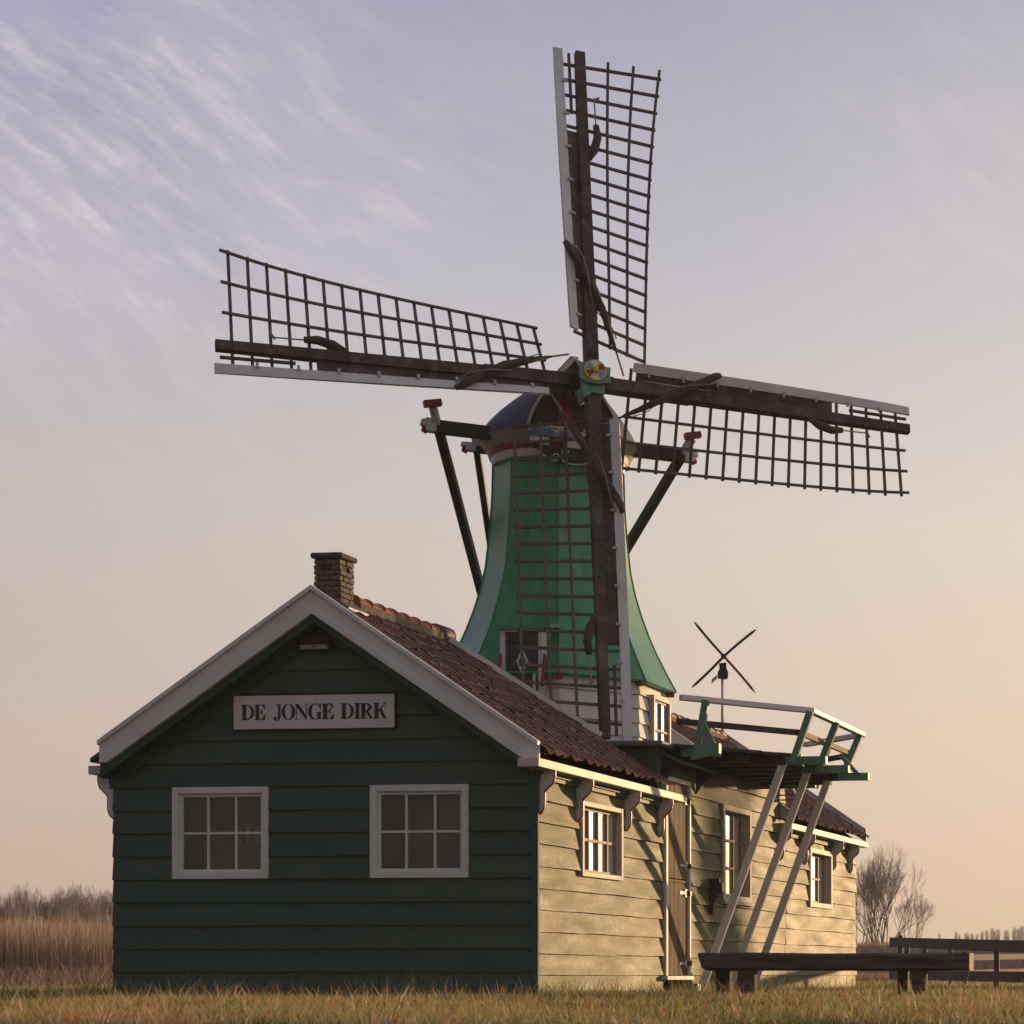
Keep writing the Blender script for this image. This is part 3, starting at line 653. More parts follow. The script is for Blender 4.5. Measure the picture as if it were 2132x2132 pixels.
# door
def door():
    fwid = .06
    f = MB(); TT = lambda a, d, z: W(d, a, z)
    f.box(dr0, dr0+fwid, -.05, .055, dz0, dz1, TT); f.box(dr1-fwid*.7, dr1, -.05, .05, dz0, dz1, TT); f.box(dr0+fwid, dr1-fwid*.7, -.05, .05, dz1-.05, dz1, TT)
    f.box(dr0-.04, dr1+.02, -.05, .085, dz0-.045, dz0+.0, TT)
    f.build('door_frame', M['white'], mid, bevel=.004)
    zs = Zat(1828, .02, dr0)
    for nm, a, b, zz0, zz1 in (('lower_door', dr0+fwid, dr1-fwid*.7, dz0+.004, zs), ('upper_door', dr0+fwid, dr1-fwid*.7, zs+.012, dz1-.055)):
        m = MB(); n = 5; w = (b-a)/n
        for k in range(n): m.box(a+k*w+.002, a+(k+1)*w-.002, -.02, .02, zz0, zz1, TT)
        d = m.build(nm, M['door'], mid, bevel=.004)
        if nm == 'lower_door':
            mm = MB(); mm.box(a, b, .02, .035, zz1-.03, zz1, TT); mm.build('door_rail', M['door'], d)
        for hz in ((zz0+.14, zz1-.14) if nm == 'lower_door' else (zz0+.16, zz1-.17)):
            h = MB(); h.box(b-.27, b-.02, .021, .028, hz-.016, hz+.016, TT); h.box(b-.11, b-.05, .0285, .034, hz-.045, hz+.045, TT); o = h.build('hinge', M['steel'], d)
            h = MB(); h.box(b-.02, b+.05, .030, .06, hz-.028, hz+.028, TT); h.build('hinge_pin', M['iron'], d)
    # little hood over the door
    hd = MB()
    hd.box(dr0-.12, dr1+.30, .03, .26, dz1+.22, dz1+.25, lambda a, d, z: W(d, a, z-(d-.03)*.45)); hd.build('door_hood', M['greenD'], mid)
    for v in (dr0-.05, dr1+.22):
        q = MB(); pr = [(0, .20), (.20, .10), (.19, .07), (.12, .04), (.05, -.04), (0, -.12)]
        q.prism(pr, lambda a, z: W(.03+a, v, dz1+z), lambda a, z: W(.03+a, v+.03, dz1+z)); q.build('hood_bracket', M['black'], mid, fixn=True)
door()
# black timber corbel on the wall
cbx = Vat(1478, .03); zc1 = Zat(1829, .03, cbx)
q = MB(); q.prism([(0, 0), (.20, 0), (.20, -.07), (.26, -.07), (.26, -.21), (.20, -.23), (.15, -.30), (.10, -.37), (.085, -.47), (.06, -.55), (.03, -.57), (0, -.5)], lambda a, z: W(.02+a*.62, cbx, zc1+z*.76), lambda a, z: W(.02+a*.62, cbx+.07, zc1+z*.76)); q.build('wall_corbel', M['black'], mid, fixn=True)

# ================================================================= REAR COTTAGE
rear = empty('rear_cottage', W(-2.1, 10.2, 0), ROT, 'farther green boarded cottage with tiled roof and white gables behind the shed', 'cottage')
RL0, RL1 = ML1, 11.98
rw = srect(1683.5, 1729.5, 1764, 1888)
rbm = MB(); boards(rbm, Ts, lambda z: RL0+.0, lambda z: RL1, .03, 2.15, .2085, [rw], lap=.030, seg=.15, wav=.005); rbm.build('side_wall', [M['greenS'], M['lap_shadow']], rear)
rs = MB(); rs.quad(W(-WID, RL0, 0), W(-WID, RL1, 0), W(-WID, RL1, 2.3), W(-WID, RL0, 2.3)); rs.quad(W(-WID, RL1, 0), W(0, RL1, 0), W(0, RL1, 2.3), W(UR, RL1, ZR-.1), W(-WID, RL1, 2.3))
rs.quad(W(-WID, RL0+.02, 0), W(0, RL0+.02, 0), W(0, RL0+.02, 2.3), W(UR, RL0+.02, ZR-.1), W(-WID, RL0+.02, 2.3)); rs.build('end_wall', M['greenD'], rear)
window(rear, Ts, *rw, 3, 2, fw=.07, recess=.08, bar=.03, matg='glassS', proud=.05, bd=.03, barmat='barshade', frame_mat='whiteS', label='deep-set window of six panes')
rv0, rv1 = RL0-.22, RL1+.10
vrf = lambda u: rv1
rr_ = pantiles(UR, RZ, .15, RZ-PITCH*(.15-UR), rv0+.03, vrf, rows=10).build('roof', M['tile'], rear)
lr = MB(); lr.quad(W(UR, rv0, RZ), W(UR, rv1, RZ), W(-WID-.12, rv1, RZ-PITCH*(WID+.12+UR)), W(-WID-.12, rv0, RZ-PITCH*(WID+.12+UR))); lr.build('rear_roof_slope', M['tile'], rr_)
ul = MB(); ul.quad(W(UR, rv0, RZ-.04), W(UR, rv1, RZ-.04), W(.12, rv1, RZ-.04-PITCH*(.12-UR)), W(.12, rv0, RZ-.04-PITCH*(.12-UR))); ul.build('roof_underlay', M['mortar'], rr_)
ridgetiles(rr_, rv0+.05, rv1-.05, 14, ZR, 'ridge')
for vb_, up in ((rv0, 0), (rv1, .03)):
    q = MB()
    for e in (-WID-.10, .16):
        z1 = roofz(e)+.02; q.prism([(UR, ZR+.03+up), (UR, ZR-.25), (e, max(roofz(e, .25), EAVE_Z)), (e, z1+up)], lambda a, z: W(a, vb_-.03, z), lambda a, z: W(a, vb_, z))
        q.prism([(UR, ZR+.045+up), (UR, ZR+.028+up), (e, z1+up-.002), (e, z1+.016+up)], lambda a, z: W(a, vb_-.045, z), lambda a, z: W(a, vb_+.02, z))
    q.build('barge_board', M['whiteO'], rear, fixn=True)
gutter(rear, -.02, .185, RL0-.27, RL1+.10)
for px in (1619, 1669, 1729.5, 1764): bracket(rear, Vat(px, 0)+.01, u0=.012)
cr = MB(); cr.box(.0, .045, RL0, RL1, 2.10, 2.175, lambda a, b, c: W(a, b, c)); cr.build('cornice', M['greenD'], rear)
# floodlight on the wall corner below the gallery
fl = empty('floodlight', W(.05, 7.95, 2.6), ROT, 'small floodlight with pale face on a black bracket under the gallery', 'floodlight')
q = MB(); pf = W(.17, Vat(1656, .17), Zat(1650, .17, 8.0))
q.beam(pf+Vector((-.06,0,.10)), pf+Vector((.05,0,-.10)), .16, .03, up=(1,0,.5)); q.build('lamp_head', M['steel'], fl, bevel=.006)
q = MB(); q.beam(pf+Vector((-.02,0,-.02)), W(.03, 7.7, Zat(1656, .03, 7.7)), .02, .02); q.beam(pf+Vector((.03,0,-.08)), W(.03, 7.8, Zat(1666, .03, 7.8)), .02, .02); q.build('bracket', M['black'], fl)

# ================================================================= WINDMILL
UC, VC = -2.19, 5.90
C0 = W(UC, VC, 0)
mill = empty('windmill', W(UC, VC, 2.8), ROT, 'green smock windmill with four black lattice sails and blue-grey cap', 'windmill')
def oct_(a, z): return [W(UC+a*x, VC+a*y, z) for x, y in ((-.4142,-1),(.4142,-1),(1,-.4142),(1,.4142),(.4142,1),(-.4142,1),(-1,.4142),(-1,-.4142))]
prof = [(3.80,1.315),(4.0,1.215),(4.28,1.085),(4.48,1.005),(4.72,.925),(4.99,.85),(5.26,.798),(5.62,.762),(5.95,.738),(6.16,.727),(6.51,.720)]
def ainterp(z):
    for (z0, a0), (z1, a1) in zip(prof[:-1], prof[1:]):
        if z0 <= z <= z1: return a0+(a1-a0)*(z-z0)/(z1-z0)
    return prof[-1][1]
tw = MB(); zs = [z for z, a in prof]
for i in range(len(zs)-1):
    A, B = oct_(ainterp(zs[i]), zs[i]), oct_(ainterp(zs[i+1]), zs[i+1])
    for k in range(8): tw.quad(A[k], A[(k+1) % 8], B[(k+1) % 8], B[k])
A = oct_(1.315, 3.80); B = oct_(1.30, 3.785); Cc = oct_(1.12, 3.79)
for k in range(8): tw.quad(B[k], B[(k+1) % 8], A[(k+1) % 8], A[k]); tw.quad(Cc[k], Cc[(k+1) % 8], B[(k+1) % 8], B[k])
tower = tw.build('tower', M['tower'], mill)
# flat faces but smooth along the curve: merge rings and mark by angle
import bmesh
bm = bmesh.new(); bm.from_mesh(tower.data); bmesh.ops.remove_doubles(bm, verts=bm.verts, dist=.0005)
for e in bm.edges:
    if len(e.link_faces) == 2 and e.calc_face_angle(0) > R(25): e.smooth = False
for f in bm.faces: f.smooth = True
bm.to_mesh(tower.data); bm.free()
cs = MB()
for k in range(8): cs.tube([oct_(ainterp(z)+.004, z)[k] for z in zs], .009, 6)
cs.build('corner_strip', M['tower'], tower, smooth=True)
# boarded base
bs_ = MB()
for k in range(8):
    A = oct_(1.20, 0); p, q_ = A[k], A[(k+1) % 8]; d = (q_-p); ln = d.length; d.normalize(); nrm = Vector((d.y, -d.x, 0))
    boards(bs_, lambda a, z, dd: p+d*a+nrm*dd+Vector((0,0,z)), lambda z: -.008, lambda z: ln+.008, 2.78, 3.80, .172, lap=.022, seg=.5)
base = bs_.build('base_wall', [M['white'], M['lap_shadow']], mill)
rb = MB()
for k in (0, 1, 2, 3):
    p = oct_(1.25, 3.765)[k]; d = (p-Vector((C0.x, C0.y, 3.765))).normalized(); rb.beam(p-d*.1, p+d*.045, .09, .05)
for uu in (.12,): rb.box(UC+.3, UC+.42, VC-1.26, VC-1.15, 3.72, 3.77, lambda a, b, c: W(a, b, c))
rb.build('red_corner_block', M['red'], mill)
# window in the right face of the base
Tb = lambda a, z, d: W(UC+1.20+.055+d, a, z)
wv0, wv1 = Vat(1351, UC+1.22), Vat(1387, UC+1.22)
window(mill, Tb, wv0, wv1, 2.84, 3.68, 2, 2, fw=.05, recess=.015, bar=.03, matg='glassS', proud=.03, bd=.03, barmat='barshade', frame_mat='whiteS', label='casement window in the right face of the base')
# door on the front face
vd = VC-1.335
def mdoor():
    u0, u1 = Uat(1041, vd), Uat(1129, vd); z1 = Zat(1309, u0, vd); z0 = 2.82
    f = MB(); T = lambda a, b, c: W(a, b, c)
    f.box(u0, u0+.06, vd, vd+.5, z0, z1, T); f.box(u1-.05, u1, vd, vd+.5, z0, z1, T); f.box(u0+.06, u1-.05, vd, vd+.5, z1-.04, z1, T)
    fo = f.build('door_frame', M['whiteO'], mill)
    d = MB(); d.box(u0+.06, u1-.05, vd+.03, vd+.06, z0, z1-.04, T); do = d.build('door', mat('door_slate', (.06,.055,.055), .5, .15, 4, .1), mill)
    um, zm = Uat(1088, vd+.03), Zat(1377, u0, vd); r0, h0 = .075, .16; r1, h1 = .045, .105
    q = MB()
    O = [(um-r0, zm), (um, zm+h0), (um+r0, zm), (um, zm-h0)]; I = [(um-r1, zm), (um, zm+h1), (um+r1, zm), (um, zm-h1)]
    for k in range(4):
        q.prism([O[k], O[(k+1) % 4], I[(k+1) % 4], I[k]], lambda a, z: W(a, vd+.018, z), lambda a, z: W(a, vd+.03, z))
    q.build('diamond_emblem', M['white'], do, fixn=True)
    q = MB(); q.box(u0+.06, u0+.40, vd+.02, vd+.03, z1-.17, z1-.15, T); q.build('hinge_strap', M['iron'], do)
    q = MB(); q.box(u0-.05, u1+.12, vd-.06, vd+.62, z1+.0, z1+.045, lambda a, b, c: W(a, b, c+(b-vd)*.18)); q.build('door_canopy', M['tower'], mill)
    q = MB()
    for x in (1040, 1132): 
        ux = Uat(x, vd-.02); q.beam(W(ux-.02, vd-.02, Zat(1380, ux, vd)-.28), W(ux+.01, vd-.02, Zat(1362, ux, vd)), .025, .025)
    q.build('red_strip', M['red'], mill)
    q = MB(); ux = Uat(1112, vd-.1); q.beam(W(ux, vd-.1, 2.82), W(ux, vd-.1, Zat(1402, ux, vd-.1)), .025, .025); q.build('white_post', M['white'], mill)
mdoor()
# neck rings
def ring(mb, r0, z0, r1, z1, n=48, c=None):
    c = c or C0
    for k in range(n):
        a, b = 2*math.pi*k/n, 2*math.pi*(k+1)/n
        p = lambda t, r, z: Vector((c.x+r*math.cos(t), c.y+r*math.sin(t), z))
        mb.quad(p(a, r0, z0), p(b, r0, z0), p(b, r1, z1), p(a, r1, z1))
q = MB(); ring(q, .785, 6.495, .80, 6.54); ring(q, .80, 6.54, .815, 6.585); ring(q, .70, 6.495, .785, 6.495); q.build('neck_ring', M['white'], mill, smooth=True)
q = MB(); ring(q, .825, 6.585, .85, 6.665); ring(q, .80, 6.585, .825, 6.585); q.build('red_ring', M['red'], mill, smooth=True)
# cap
TH = R(28.0)
Fd = Vector((math.sin(TH), -math.cos(TH), 0)); Sd = Vector((math.cos(TH), math.sin(TH), 0)); Z3 = Vector((0,0,1))
def CP(fw, s, z): return C0+Fd*fw+Sd*s+Z3*z
ZC = 6.79
capst = []
nst, nar = 26, 28
for i in range(nst+1):
    fw = -.97+(.88+.97)*i/nst
    if fw < 0: w = .955*math.sqrt(max(0, 1-(fw/.975)**2)); hh = .90*(1-(-fw/.975)**2.6*.80)
    else: w = .955-.41*(fw/.88)**2; hh = .90-.03*(fw/.88)
    row = []
    for j in range(nar+1):
        t = -1+2*j/nar; at = abs(t)
        x = w*(1-(1-at)**1.38)
        z = hh*(1-at)**.93
        row.append(CP(fw, math.copysign(x, t) if at > 0 else 0, ZC+z))
    capst.append(row)
cp = MB()
for i in range(nst):
    for j in range(nar): cp.quad(capst[i][j], capst[i][j+1], capst[i+1][j+1], capst[i+1][j])
cap = cp.build('cap', M['blue'], mill, fixn=True)
bm = bmesh.new(); bm.from_mesh(cap.data); bmesh.ops.remove_doubles(bm, verts=bm.verts, dist=.0005); bmesh.ops.recalc_face_normals(bm, faces=bm.faces)
for f in bm.faces: f.smooth = True
bm.to_mesh(cap.data); bm.free()
rd = MB()
for i in range(nst):
    rd.beam(capst[i][nar//2]+Z3*.01, capst[i+1][nar//2]+Z3*.01, .09, .03)
rd.build('cap_ridge', M['red'], cap)
# underside of the cap
us = MB()
for i in range(nst):
    for j in (0, nar):
        a, b = capst[i][j], capst[i+1][j]
        ia = C0+(a-C0)*.9; ib = C0+(b-C0)*.9
        def inner(p):
            d = Vector((p.x-C0.x, p.y-C0.y, 0)); l = d.length; r = min(.85, l); return C0+(d/l*r if l > 1e-6 else d)+Z3*6.66
        us.quad(a, b, inner(b), inner(a))
us.build('cap_soffit', mat('cap_soffit_boards', (.40,.38,.34), .6, .25, 5, .2), cap)
# front of the cap
last = capst[-1]
fc = MB(); ins = [CP(.86, (p-C0).dot(Sd)*.97, p.z-.01) for p in last]
fc.quad(*ins); front = fc.build('cap_front', mat('cap_front_boards', (.055,.05,.05), .6, .2, 4, .1, 30, (6,6,.3)), cap)
tr = MB(); half = [CP(.89, (p-C0).dot(Sd), p.z) for p in last]
tr.tube(half[:nar//2-2], .018, 6); tr.tube(half[nar//2+3:], .018, 6)
wb = .545
for s in (-1, 1):
    tr.tube([CP(.90, s*wb, ZC+.02), CP(.91, s*(wb-.01), ZC-.05), CP(.91, s*(wb-.06), ZC-.06), CP(.91, s*(wb-.10), ZC+.0), CP(.91, s*(wb-.30), ZC+.01), CP(.91, s*.1, ZC+.01)], .016, 6)
tr.build('cap_front_trim', M['white'], cap, smooth=True)
rp = MB(); rp.tube([half[j] for j in range(nar//2-3, nar//2+4)], .028, 6); rp.build('gable_peak_trim', M['whiteO'], cap)
bl = MB(); bl.hexa([CP(.86, -.52, ZC-.115), CP(.86, .53, ZC-.115), CP(.94, .53, ZC-.115), CP(.94, -.52, ZC-.115), CP(.86, -.52, ZC-.015), CP(.86, .53, ZC-.015), CP(.94, .53, ZC-.015), CP(.94, -.52, ZC-.015)])
bl.build('cloud_painted_beam', M['skyblue'], cap, bevel=.008, fixn=True)
q = MB(); q.hexa([CP(.86, s, z) if k == 0 else CP(.90, s, z) for k, s, z in ((0,-.19,ZC),(0,-.03,ZC),(1,-.03,ZC),(1,-.19,ZC),(0,-.19,ZC+.36),(0,-.03,ZC+.36),(1,-.03,ZC+.36),(1,-.19,ZC+.36))]); q.build('red_front_board', M['red'], cap, fixn=True)
for s0, s1, mi in ((-.52, -.30, 0), (-.12, .12, 0), (.38, .52, 0)):
    q = MB()
    q.hexa([CP(.84, s0, ZC-.21), CP(.84, s1, ZC-.21), CP(.90, s1, ZC-.21), CP(.90, s0, ZC-.21), CP(.84, s0, ZC-.116), CP(.84, s1, ZC-.116), CP(.90, s1, ZC-.116), CP(.90, s0, ZC-.116)])
    q.build('white_sill_block', M['white'], cap, fixn=True)
bd = MB(); bd.prism([(-.56,-.21),(.56,-.21),(.56,-.30),(.42,-.30),(.30,-.34),(.16,-.38),(.08,-.33),(0,-.40),(-.08,-.33),(-.16,-.38),(-.30,-.34),(-.44,-.28),(-.56,-.27)], lambda s, z: CP(.86, s, ZC+z), lambda s, z: CP(.885, s, ZC+z))
beard = bd.build('beard_board', M['black'], mill, fixn=True)
q = MB()
for s in (-1, 1):
    q.tube([CP(.90, s*x, ZC+z) for x, z in ((.54,-.275),(.46,-.285),(.38,-.33),(.31,-.375),(.25,-.39),(.20,-.375),(.18,-.34),(.20,-.31),(.235,-.305),(.255,-.33),(.24,-.35),(.222,-.34))], .008, 5)
    q.tube([CP(.90, s*x, ZC+z) for x, z in ((.17,-.34),(.12,-.39),(.05,-.41),(0,-.405))], .008, 5)
q.build('scrollwork', M['white'], beard)
for txt, s in (('19', -.12), ('10', .22)):
    cu = bpy.data.curves.new('year_digits', 'FONT'); cu.body = txt; cu.size = .105; cu.extrude = .002; cu.align_x = 'CENTER'
    to = bpy.data.objects.new('tmp_text', cu); col.objects.link(to)
    dg = bpy.context.evaluated_depsgraph_get(); me = bpy.data.meshes.new_from_object(to.evaluated_get(dg)); bpy.data.objects.remove(to)
    mi = ROOTM[mill.name].inverted()
    me.transform(mi @ Matrix.Translation(CP(.892, s, ZC-.305)) @ Matrix.Rotation(TH, 4, 'Z') @ Matrix.Rotation(R(90), 4, 'X'))
    me.materials.clear(); me.materials.append(M['white'])
    o = bpy.data.objects.new('year_digits', me); col.objects.link(o); o.parent = beard
# long cross beams, tail braces
tail = C0-Fd*2.6+Z3*3.55
def crossbeam(fw, s, z, w, h):
    b = MB(); b.beam(CP(fw, -s, z), CP(fw, s, z), w, h); o = b.build('cross_beam', M['black'], mill, bevel=.006)
    for sg in (-1, 1):
        e = MB(); e.beam(CP(fw, sg*s, z+.01), CP(fw, sg*(s+.12), z+.01), w+.012, h*1.05); e.beam(CP(fw, sg*(s+.12), z+.03), CP(fw, sg*(s+.17), z+.04), w+.01, h*.6, w2=w*.8, h2=h*.45)
        e.build('beam_end', M['whiteO'], o, bevel=.01)
        r_ = MB(); r_.tube([CP(fw, sg*(s+.10), z-h*.35), CP(fw, sg*(s+.16), z-h*.28)], [.05, .03], 8); r_.build('beam_end_rosette', M['red'], o)
crossbeam(.25, 1.50, 6.80, .13, .15)
crossbeam(-.70, .88, 6.83, .11, .10)
for fw, s, z, top in ((.25, 1.47, 6.80, 1), (-.70, .86, 6.83, 0)):
    for sg in (-1, 1):
        b = MB(); p = CP(fw, sg*s, z); d = (tail-p).normalized()
        b.beam(p+d*.02, tail, .095 if top else .08, .10 if top else .08); o = b.build('tail_brace', M['black'], mill, bevel=.004)
        e = MB(); e.beam(p-d*.05, p-d*(.27 if top else .16), .075, .085); e.build('brace_head', M['whiteO'], o)
        if top:
            e = MB(); t = p-d*.29; e.beam(t-Sd*.10+Z3*(.0), t+Sd*.10+Z3*.045, .11, .075); e.build('red_cap_block', M['red'], o, bevel=.006)
tb = MB(); tb.beam(C0-Fd*.8+Z3*6.8, tail, .16, .16); tb.build('tail_pole', M['black'], mill)
# ---- sails
TA = R(9.0)
nrm = Vector((math.sin(TH)*math.cos(TA), -math.cos(TH)*math.cos(TA), math.sin(TA)))
HY = 24.3; HUB = PW(1229, 791, HY); CAM = Vector((0,0,H))
def onplane(px, py):
    r = Vector(((px-CX)/F, 1, (CY-py)/F)); return CAM+r*((HUB-CAM).dot(nrm)/r.dot(nrm))
sh_ = MB(); sh_.tube([C0+Z3*7.12-Fd*.2, HUB-nrm*.1], [.14, .13], 12); sh_.build('windshaft', M['wood'], mill, smooth=True)
def blade(tip, off, lab, warp=0., slim=0.):
    tp = onplane(*tip); d = (tp-HUB); Lb = d.length; d.normalize()
    w = d.cross(nrm)
    if d.dot(Vector((0,0,1))) > .7 and w.dot(Sd) < 0: w = -w
    # trailing side lies clockwise of the stock as seen by the camera
    O = HUB+nrm*off
    phi = lambda q: R(-8+42*max(0, 1-q)**.8)
    def Pt(q, s, n=0.):
        p = phi(q); return O+d*(q*Lb)+w*(s*math.cos(p)+n*math.sin(p))-nrm*(s*math.sin(p)-n*math.cos(p))
    bw = lambda q: .95-.05*q+warp*q**4-.035*math.sin(math.pi*q)-slim*(1-q**4)
    st = MB(); st.beam(O-d*.28, O+d*Lb*.30, .15, .17, up=nrm); st.beam(O+d*Lb*.30, O+d*Lb, .135, .15, up=nrm, w2=.115, h2=.10)
    stock = st.build('sail', M['wood'], mill, bevel=.008, label=lab)
    lt = MB(); nb = 18; qs = [.12+(.958-.12)*k/(nb-1) for k in range(nb)]
    for q in qs:
        a = -.20 if q > .745 else -.03
        if q < .13: a = -.24
        lt.beam(Pt(q, a, -.01), Pt(q, bw(q)+.035, -.01), .032, .026, up=nrm)
    for fr_ in (1.0, .67, .35):
        for k in range(len(qs)-1):
            q0, q1 = qs[k], qs[k+1]
            if k == 0: q0 -= .010
            if k == len(qs)-2: q1 += .022
            a, b = Pt(q0, bw(q0)*fr_, .016), Pt(q1, bw(q1)*fr_, .016)
            lt.beam(a, b, .030, .022, up=nrm)
    lt.build('lattice', M['lath'], stock)
    lb = MB()
    lb.beam(Pt(.80, -.13, .02), Pt(.99, -.13, .02), .03, .03, up=nrm); lb.build('peg_bar', M['wood'], stock)
    wbm = MB(); n = 22
    for k in range(n):
        q0 = .135+(.745-.135)*k/n; q1 = .135+(.745-.135)*(k+1)/n
        for s0, s1 in ((-.205, -.115), (-.113, -.02)):
            wbm.hexa([Pt(q0, s0, -.012), Pt(q0, s1, -.012), Pt(q1, s1, -.012), Pt(q1, s0, -.012), Pt(q0, s0, .012), Pt(q0, s1, .012), Pt(q1, s1, .012), Pt(q1, s0, .012)])
    wbm.build('wind_board', M['wood'], stock)
    pk = MB(); n = 30
    for k in range(n):
        q0 = .125+(1.004-.125)*k/n; q1 = .125+(1.004-.125)*(k+1)/n
        pk.hexa([Pt(q0, -.31, .0), Pt(q0, -.20, .0), Pt(q1, -.20, .0), Pt(q1, -.31, .0), Pt(q0, -.31, .03), Pt(q0, -.20, .03), Pt(q1, -.20, .03), Pt(q1, -.31, .03)])
    pko = pk.build('leading_board', M['whiteO'], stock)
    for k in range(8):
        cl = MB(); q = .17+k*.104; cl.beam(Pt(q, -.225, .045), Pt(q, -.165, .045), .030, .022, up=nrm)
        cl.build('board_clip', M['steel'], stock)
    # rolled sailcloth wound over the stock, with its ropes
    r_ = MB(); path = [(.385,-.31,.03,.05),(.365,-.28,.06,.068),(.33,-.20,.085,.074),(.285,-.09,.12,.070),(.245,.0,.14,.066),(.20,.09,.13,.072),(.165,.17,.11,.062),(.125,.27,.09,.04),(.095,.34,.08,.018)]
    pts = [Pt(a, b, c) for a, b, c, e in path]
    rr = [e*.62 for *_, e in path]
    if abs(d.z) > .7 and d.z < 0: pts = [Pt(a*1.0, b, c) for a, b, c, e in path]
    fine_p, fine_r = [], []
    for j in range(len(pts)-1):
        for g_ in range(5):
            t = g_/5; fine_p.append(pts[j].lerp(pts[j+1], t)); fine_r.append((rr[j]+(rr[j+1]-rr[j])*t)*(1+.05*math.sin((j*5+g_)*1.9)+.03*math.sin((j*5+g_)*4.1)))
    fine_p.append(pts[-1]); fine_r.append(rr[-1]); nv0 = len(r_.v)
    r_.tube(fine_p, fine_r, 12)
    for vi in range(nv0, len(r_.v)):              # twisted creases
        rg, kk = divmod(vi-nv0, 12); c_ = fine_p[rg]; f_ = 1+.13*math.sin(kk*2*math.pi/12*3+rg*.55)
        r_.v[vi] = tuple(c_+(Vector(r_.v[vi])-c_)*f_)
    co = r_.build('rolled_cloth', M['cloth'], stock)
    rp_ = MB(); rp_.tube([Pt(.10,.33,.08), Pt(.04,.47,.06)], .012, 5)
    wind = []
    for k in range(40):
        t = k/39; i = t*(len(path)-3)+1; j = int(i); f = i-j; a0 = path[j]; a1 = path[min(j+1, len(path)-1)]
        q, s, n_, e = [a0[m]+(a1[m]-a0[m])*f for m in range(4)]
        ang = t*7; wind.append(Pt(q+math.cos(ang)*e*.22, s+.0+math.cos(ang)*e*.8, n_+math.sin(ang)*(e+.01)))
    rp_.tube(wind, .007, 4)
    rp_.build('rope', M['rope'], stock)
    r_ = MB(); r_.tube([Pt(.665,.05,.05), Pt(.70,.12,.05), Pt(.74,.165,.05), Pt(.775,.15,.05)], [.03,.055,.05,.035], 8); o2 = r_.build('cloth_corner', M['cloth'], stock, smooth=True)
    rp_ = MB(); rp_.tube([Pt(.77,.15,.05), Pt(.86,.145,.04)], .009, 5); rp_.tube([Pt(.85,.12,.05), Pt(.862,.2,.05)], .014, 5); rp_.build('rope', M['rope'], stock)
blade((1204,117), .07, 'upright sail pointing at the sky', .05, .085)
blade((1898,889), -.09, 'sail pointing right')
blade((1257,1541), .07, 'lowered sail in front of the tower')
blade((449,712), -.09, 'sail pointing left', .17, -.03)
# poll end with painted disc
def poll():
    O = HUB+nrm*.02; up = (Z3-nrm*Z3.dot(nrm)).normalized(); rt = up.cross(nrm)*-1
    if rt.dot(Sd) < 0: rt = -rt
    q = MB(); g = lambda a, b, c: O+rt*a+up*b+nrm*c
    q.box(-.12, .12, -.12, .12, -.30, .17, g)
    pts = [(-.185,.11),(-.15,.095),(0,.105),(.15,.07),(.185,.075),(.175,-.02),(.19,-.12),(.12,-.13),(.05,-.145),(-.08,-.145),(-.14,-.12),(-.19,-.10),(-.175,0)]
    q.prism(pts, lambda a, b: g(a, b, .19), lambda a, b: g(a, b, .235))
    q.prism([(-.135,-.12),(.12,-.12),(.12,-.235),(-.02,-.235),(-.11,-.30),(-.14,-.25)], lambda a, b: g(a, b, -.12), lambda a, b: g(a, b, .165))
    po = q.build('poll_end', M['hubg'], mill, bevel=.008, fixn=True)
    r0, n = .128, 36
    def disc(mb, ra, rb, a0, a1, c, k=8):
        for i in range(k):
            t0, t1 = R(a0+(a1-a0)*i/k), R(a0+(a1-a0)*(i+1)/k)
            mb.quad(g(ra*math.cos(t0), ra*math.sin(t0)+.005, c), g(rb*math.cos(t0), rb*math.sin(t0)+.005, c), g(rb*math.cos(t1), rb*math.sin(t1)+.005, c), g(ra*math.cos(t1), ra*math.sin(t1)+.005, c))
    y = MB(); ring_pts = [(r0*math.cos(R(t*10)), r0*math.sin(R(t*10))+.005) for t in range(36)]
    y.prism(ring_pts, lambda a, b: g(a, b, .236), lambda a, b: g(a, b, .256)); dsk = y.build('hub_disc', M['yellow'], mill)
    cols_ = ['white','red','discblue','white','red','discblue']
    for k, cn in enumerate(cols_):
        m_ = MB(); disc(m_, .035, .112, 90-28-k*60+4, 90+28-k*60-4, .2585, 6); m_.build('painted_sector', M[cn], dsk)
    c_ = MB(); c_.tube([g(0,.005,.258), g(0,.005,.285)], [.042,.034], 16); c_.build('boss', M['yellow'], dsk, smooth=True)
poll()

# ================================================================= GALLERY beside the mill
gal = empty('gallery', W(.8, 5.75, 2.8), ROT, 'timber gallery beside the mill with green posts, white handrail and three slanting struts', 'gallery')
GV = [(.35,3.40),(1.385,4.57),(1.385,7.0),(.33,8.05)]
TW = lambda a, b, c: W(a, b, c)
dk = MB()
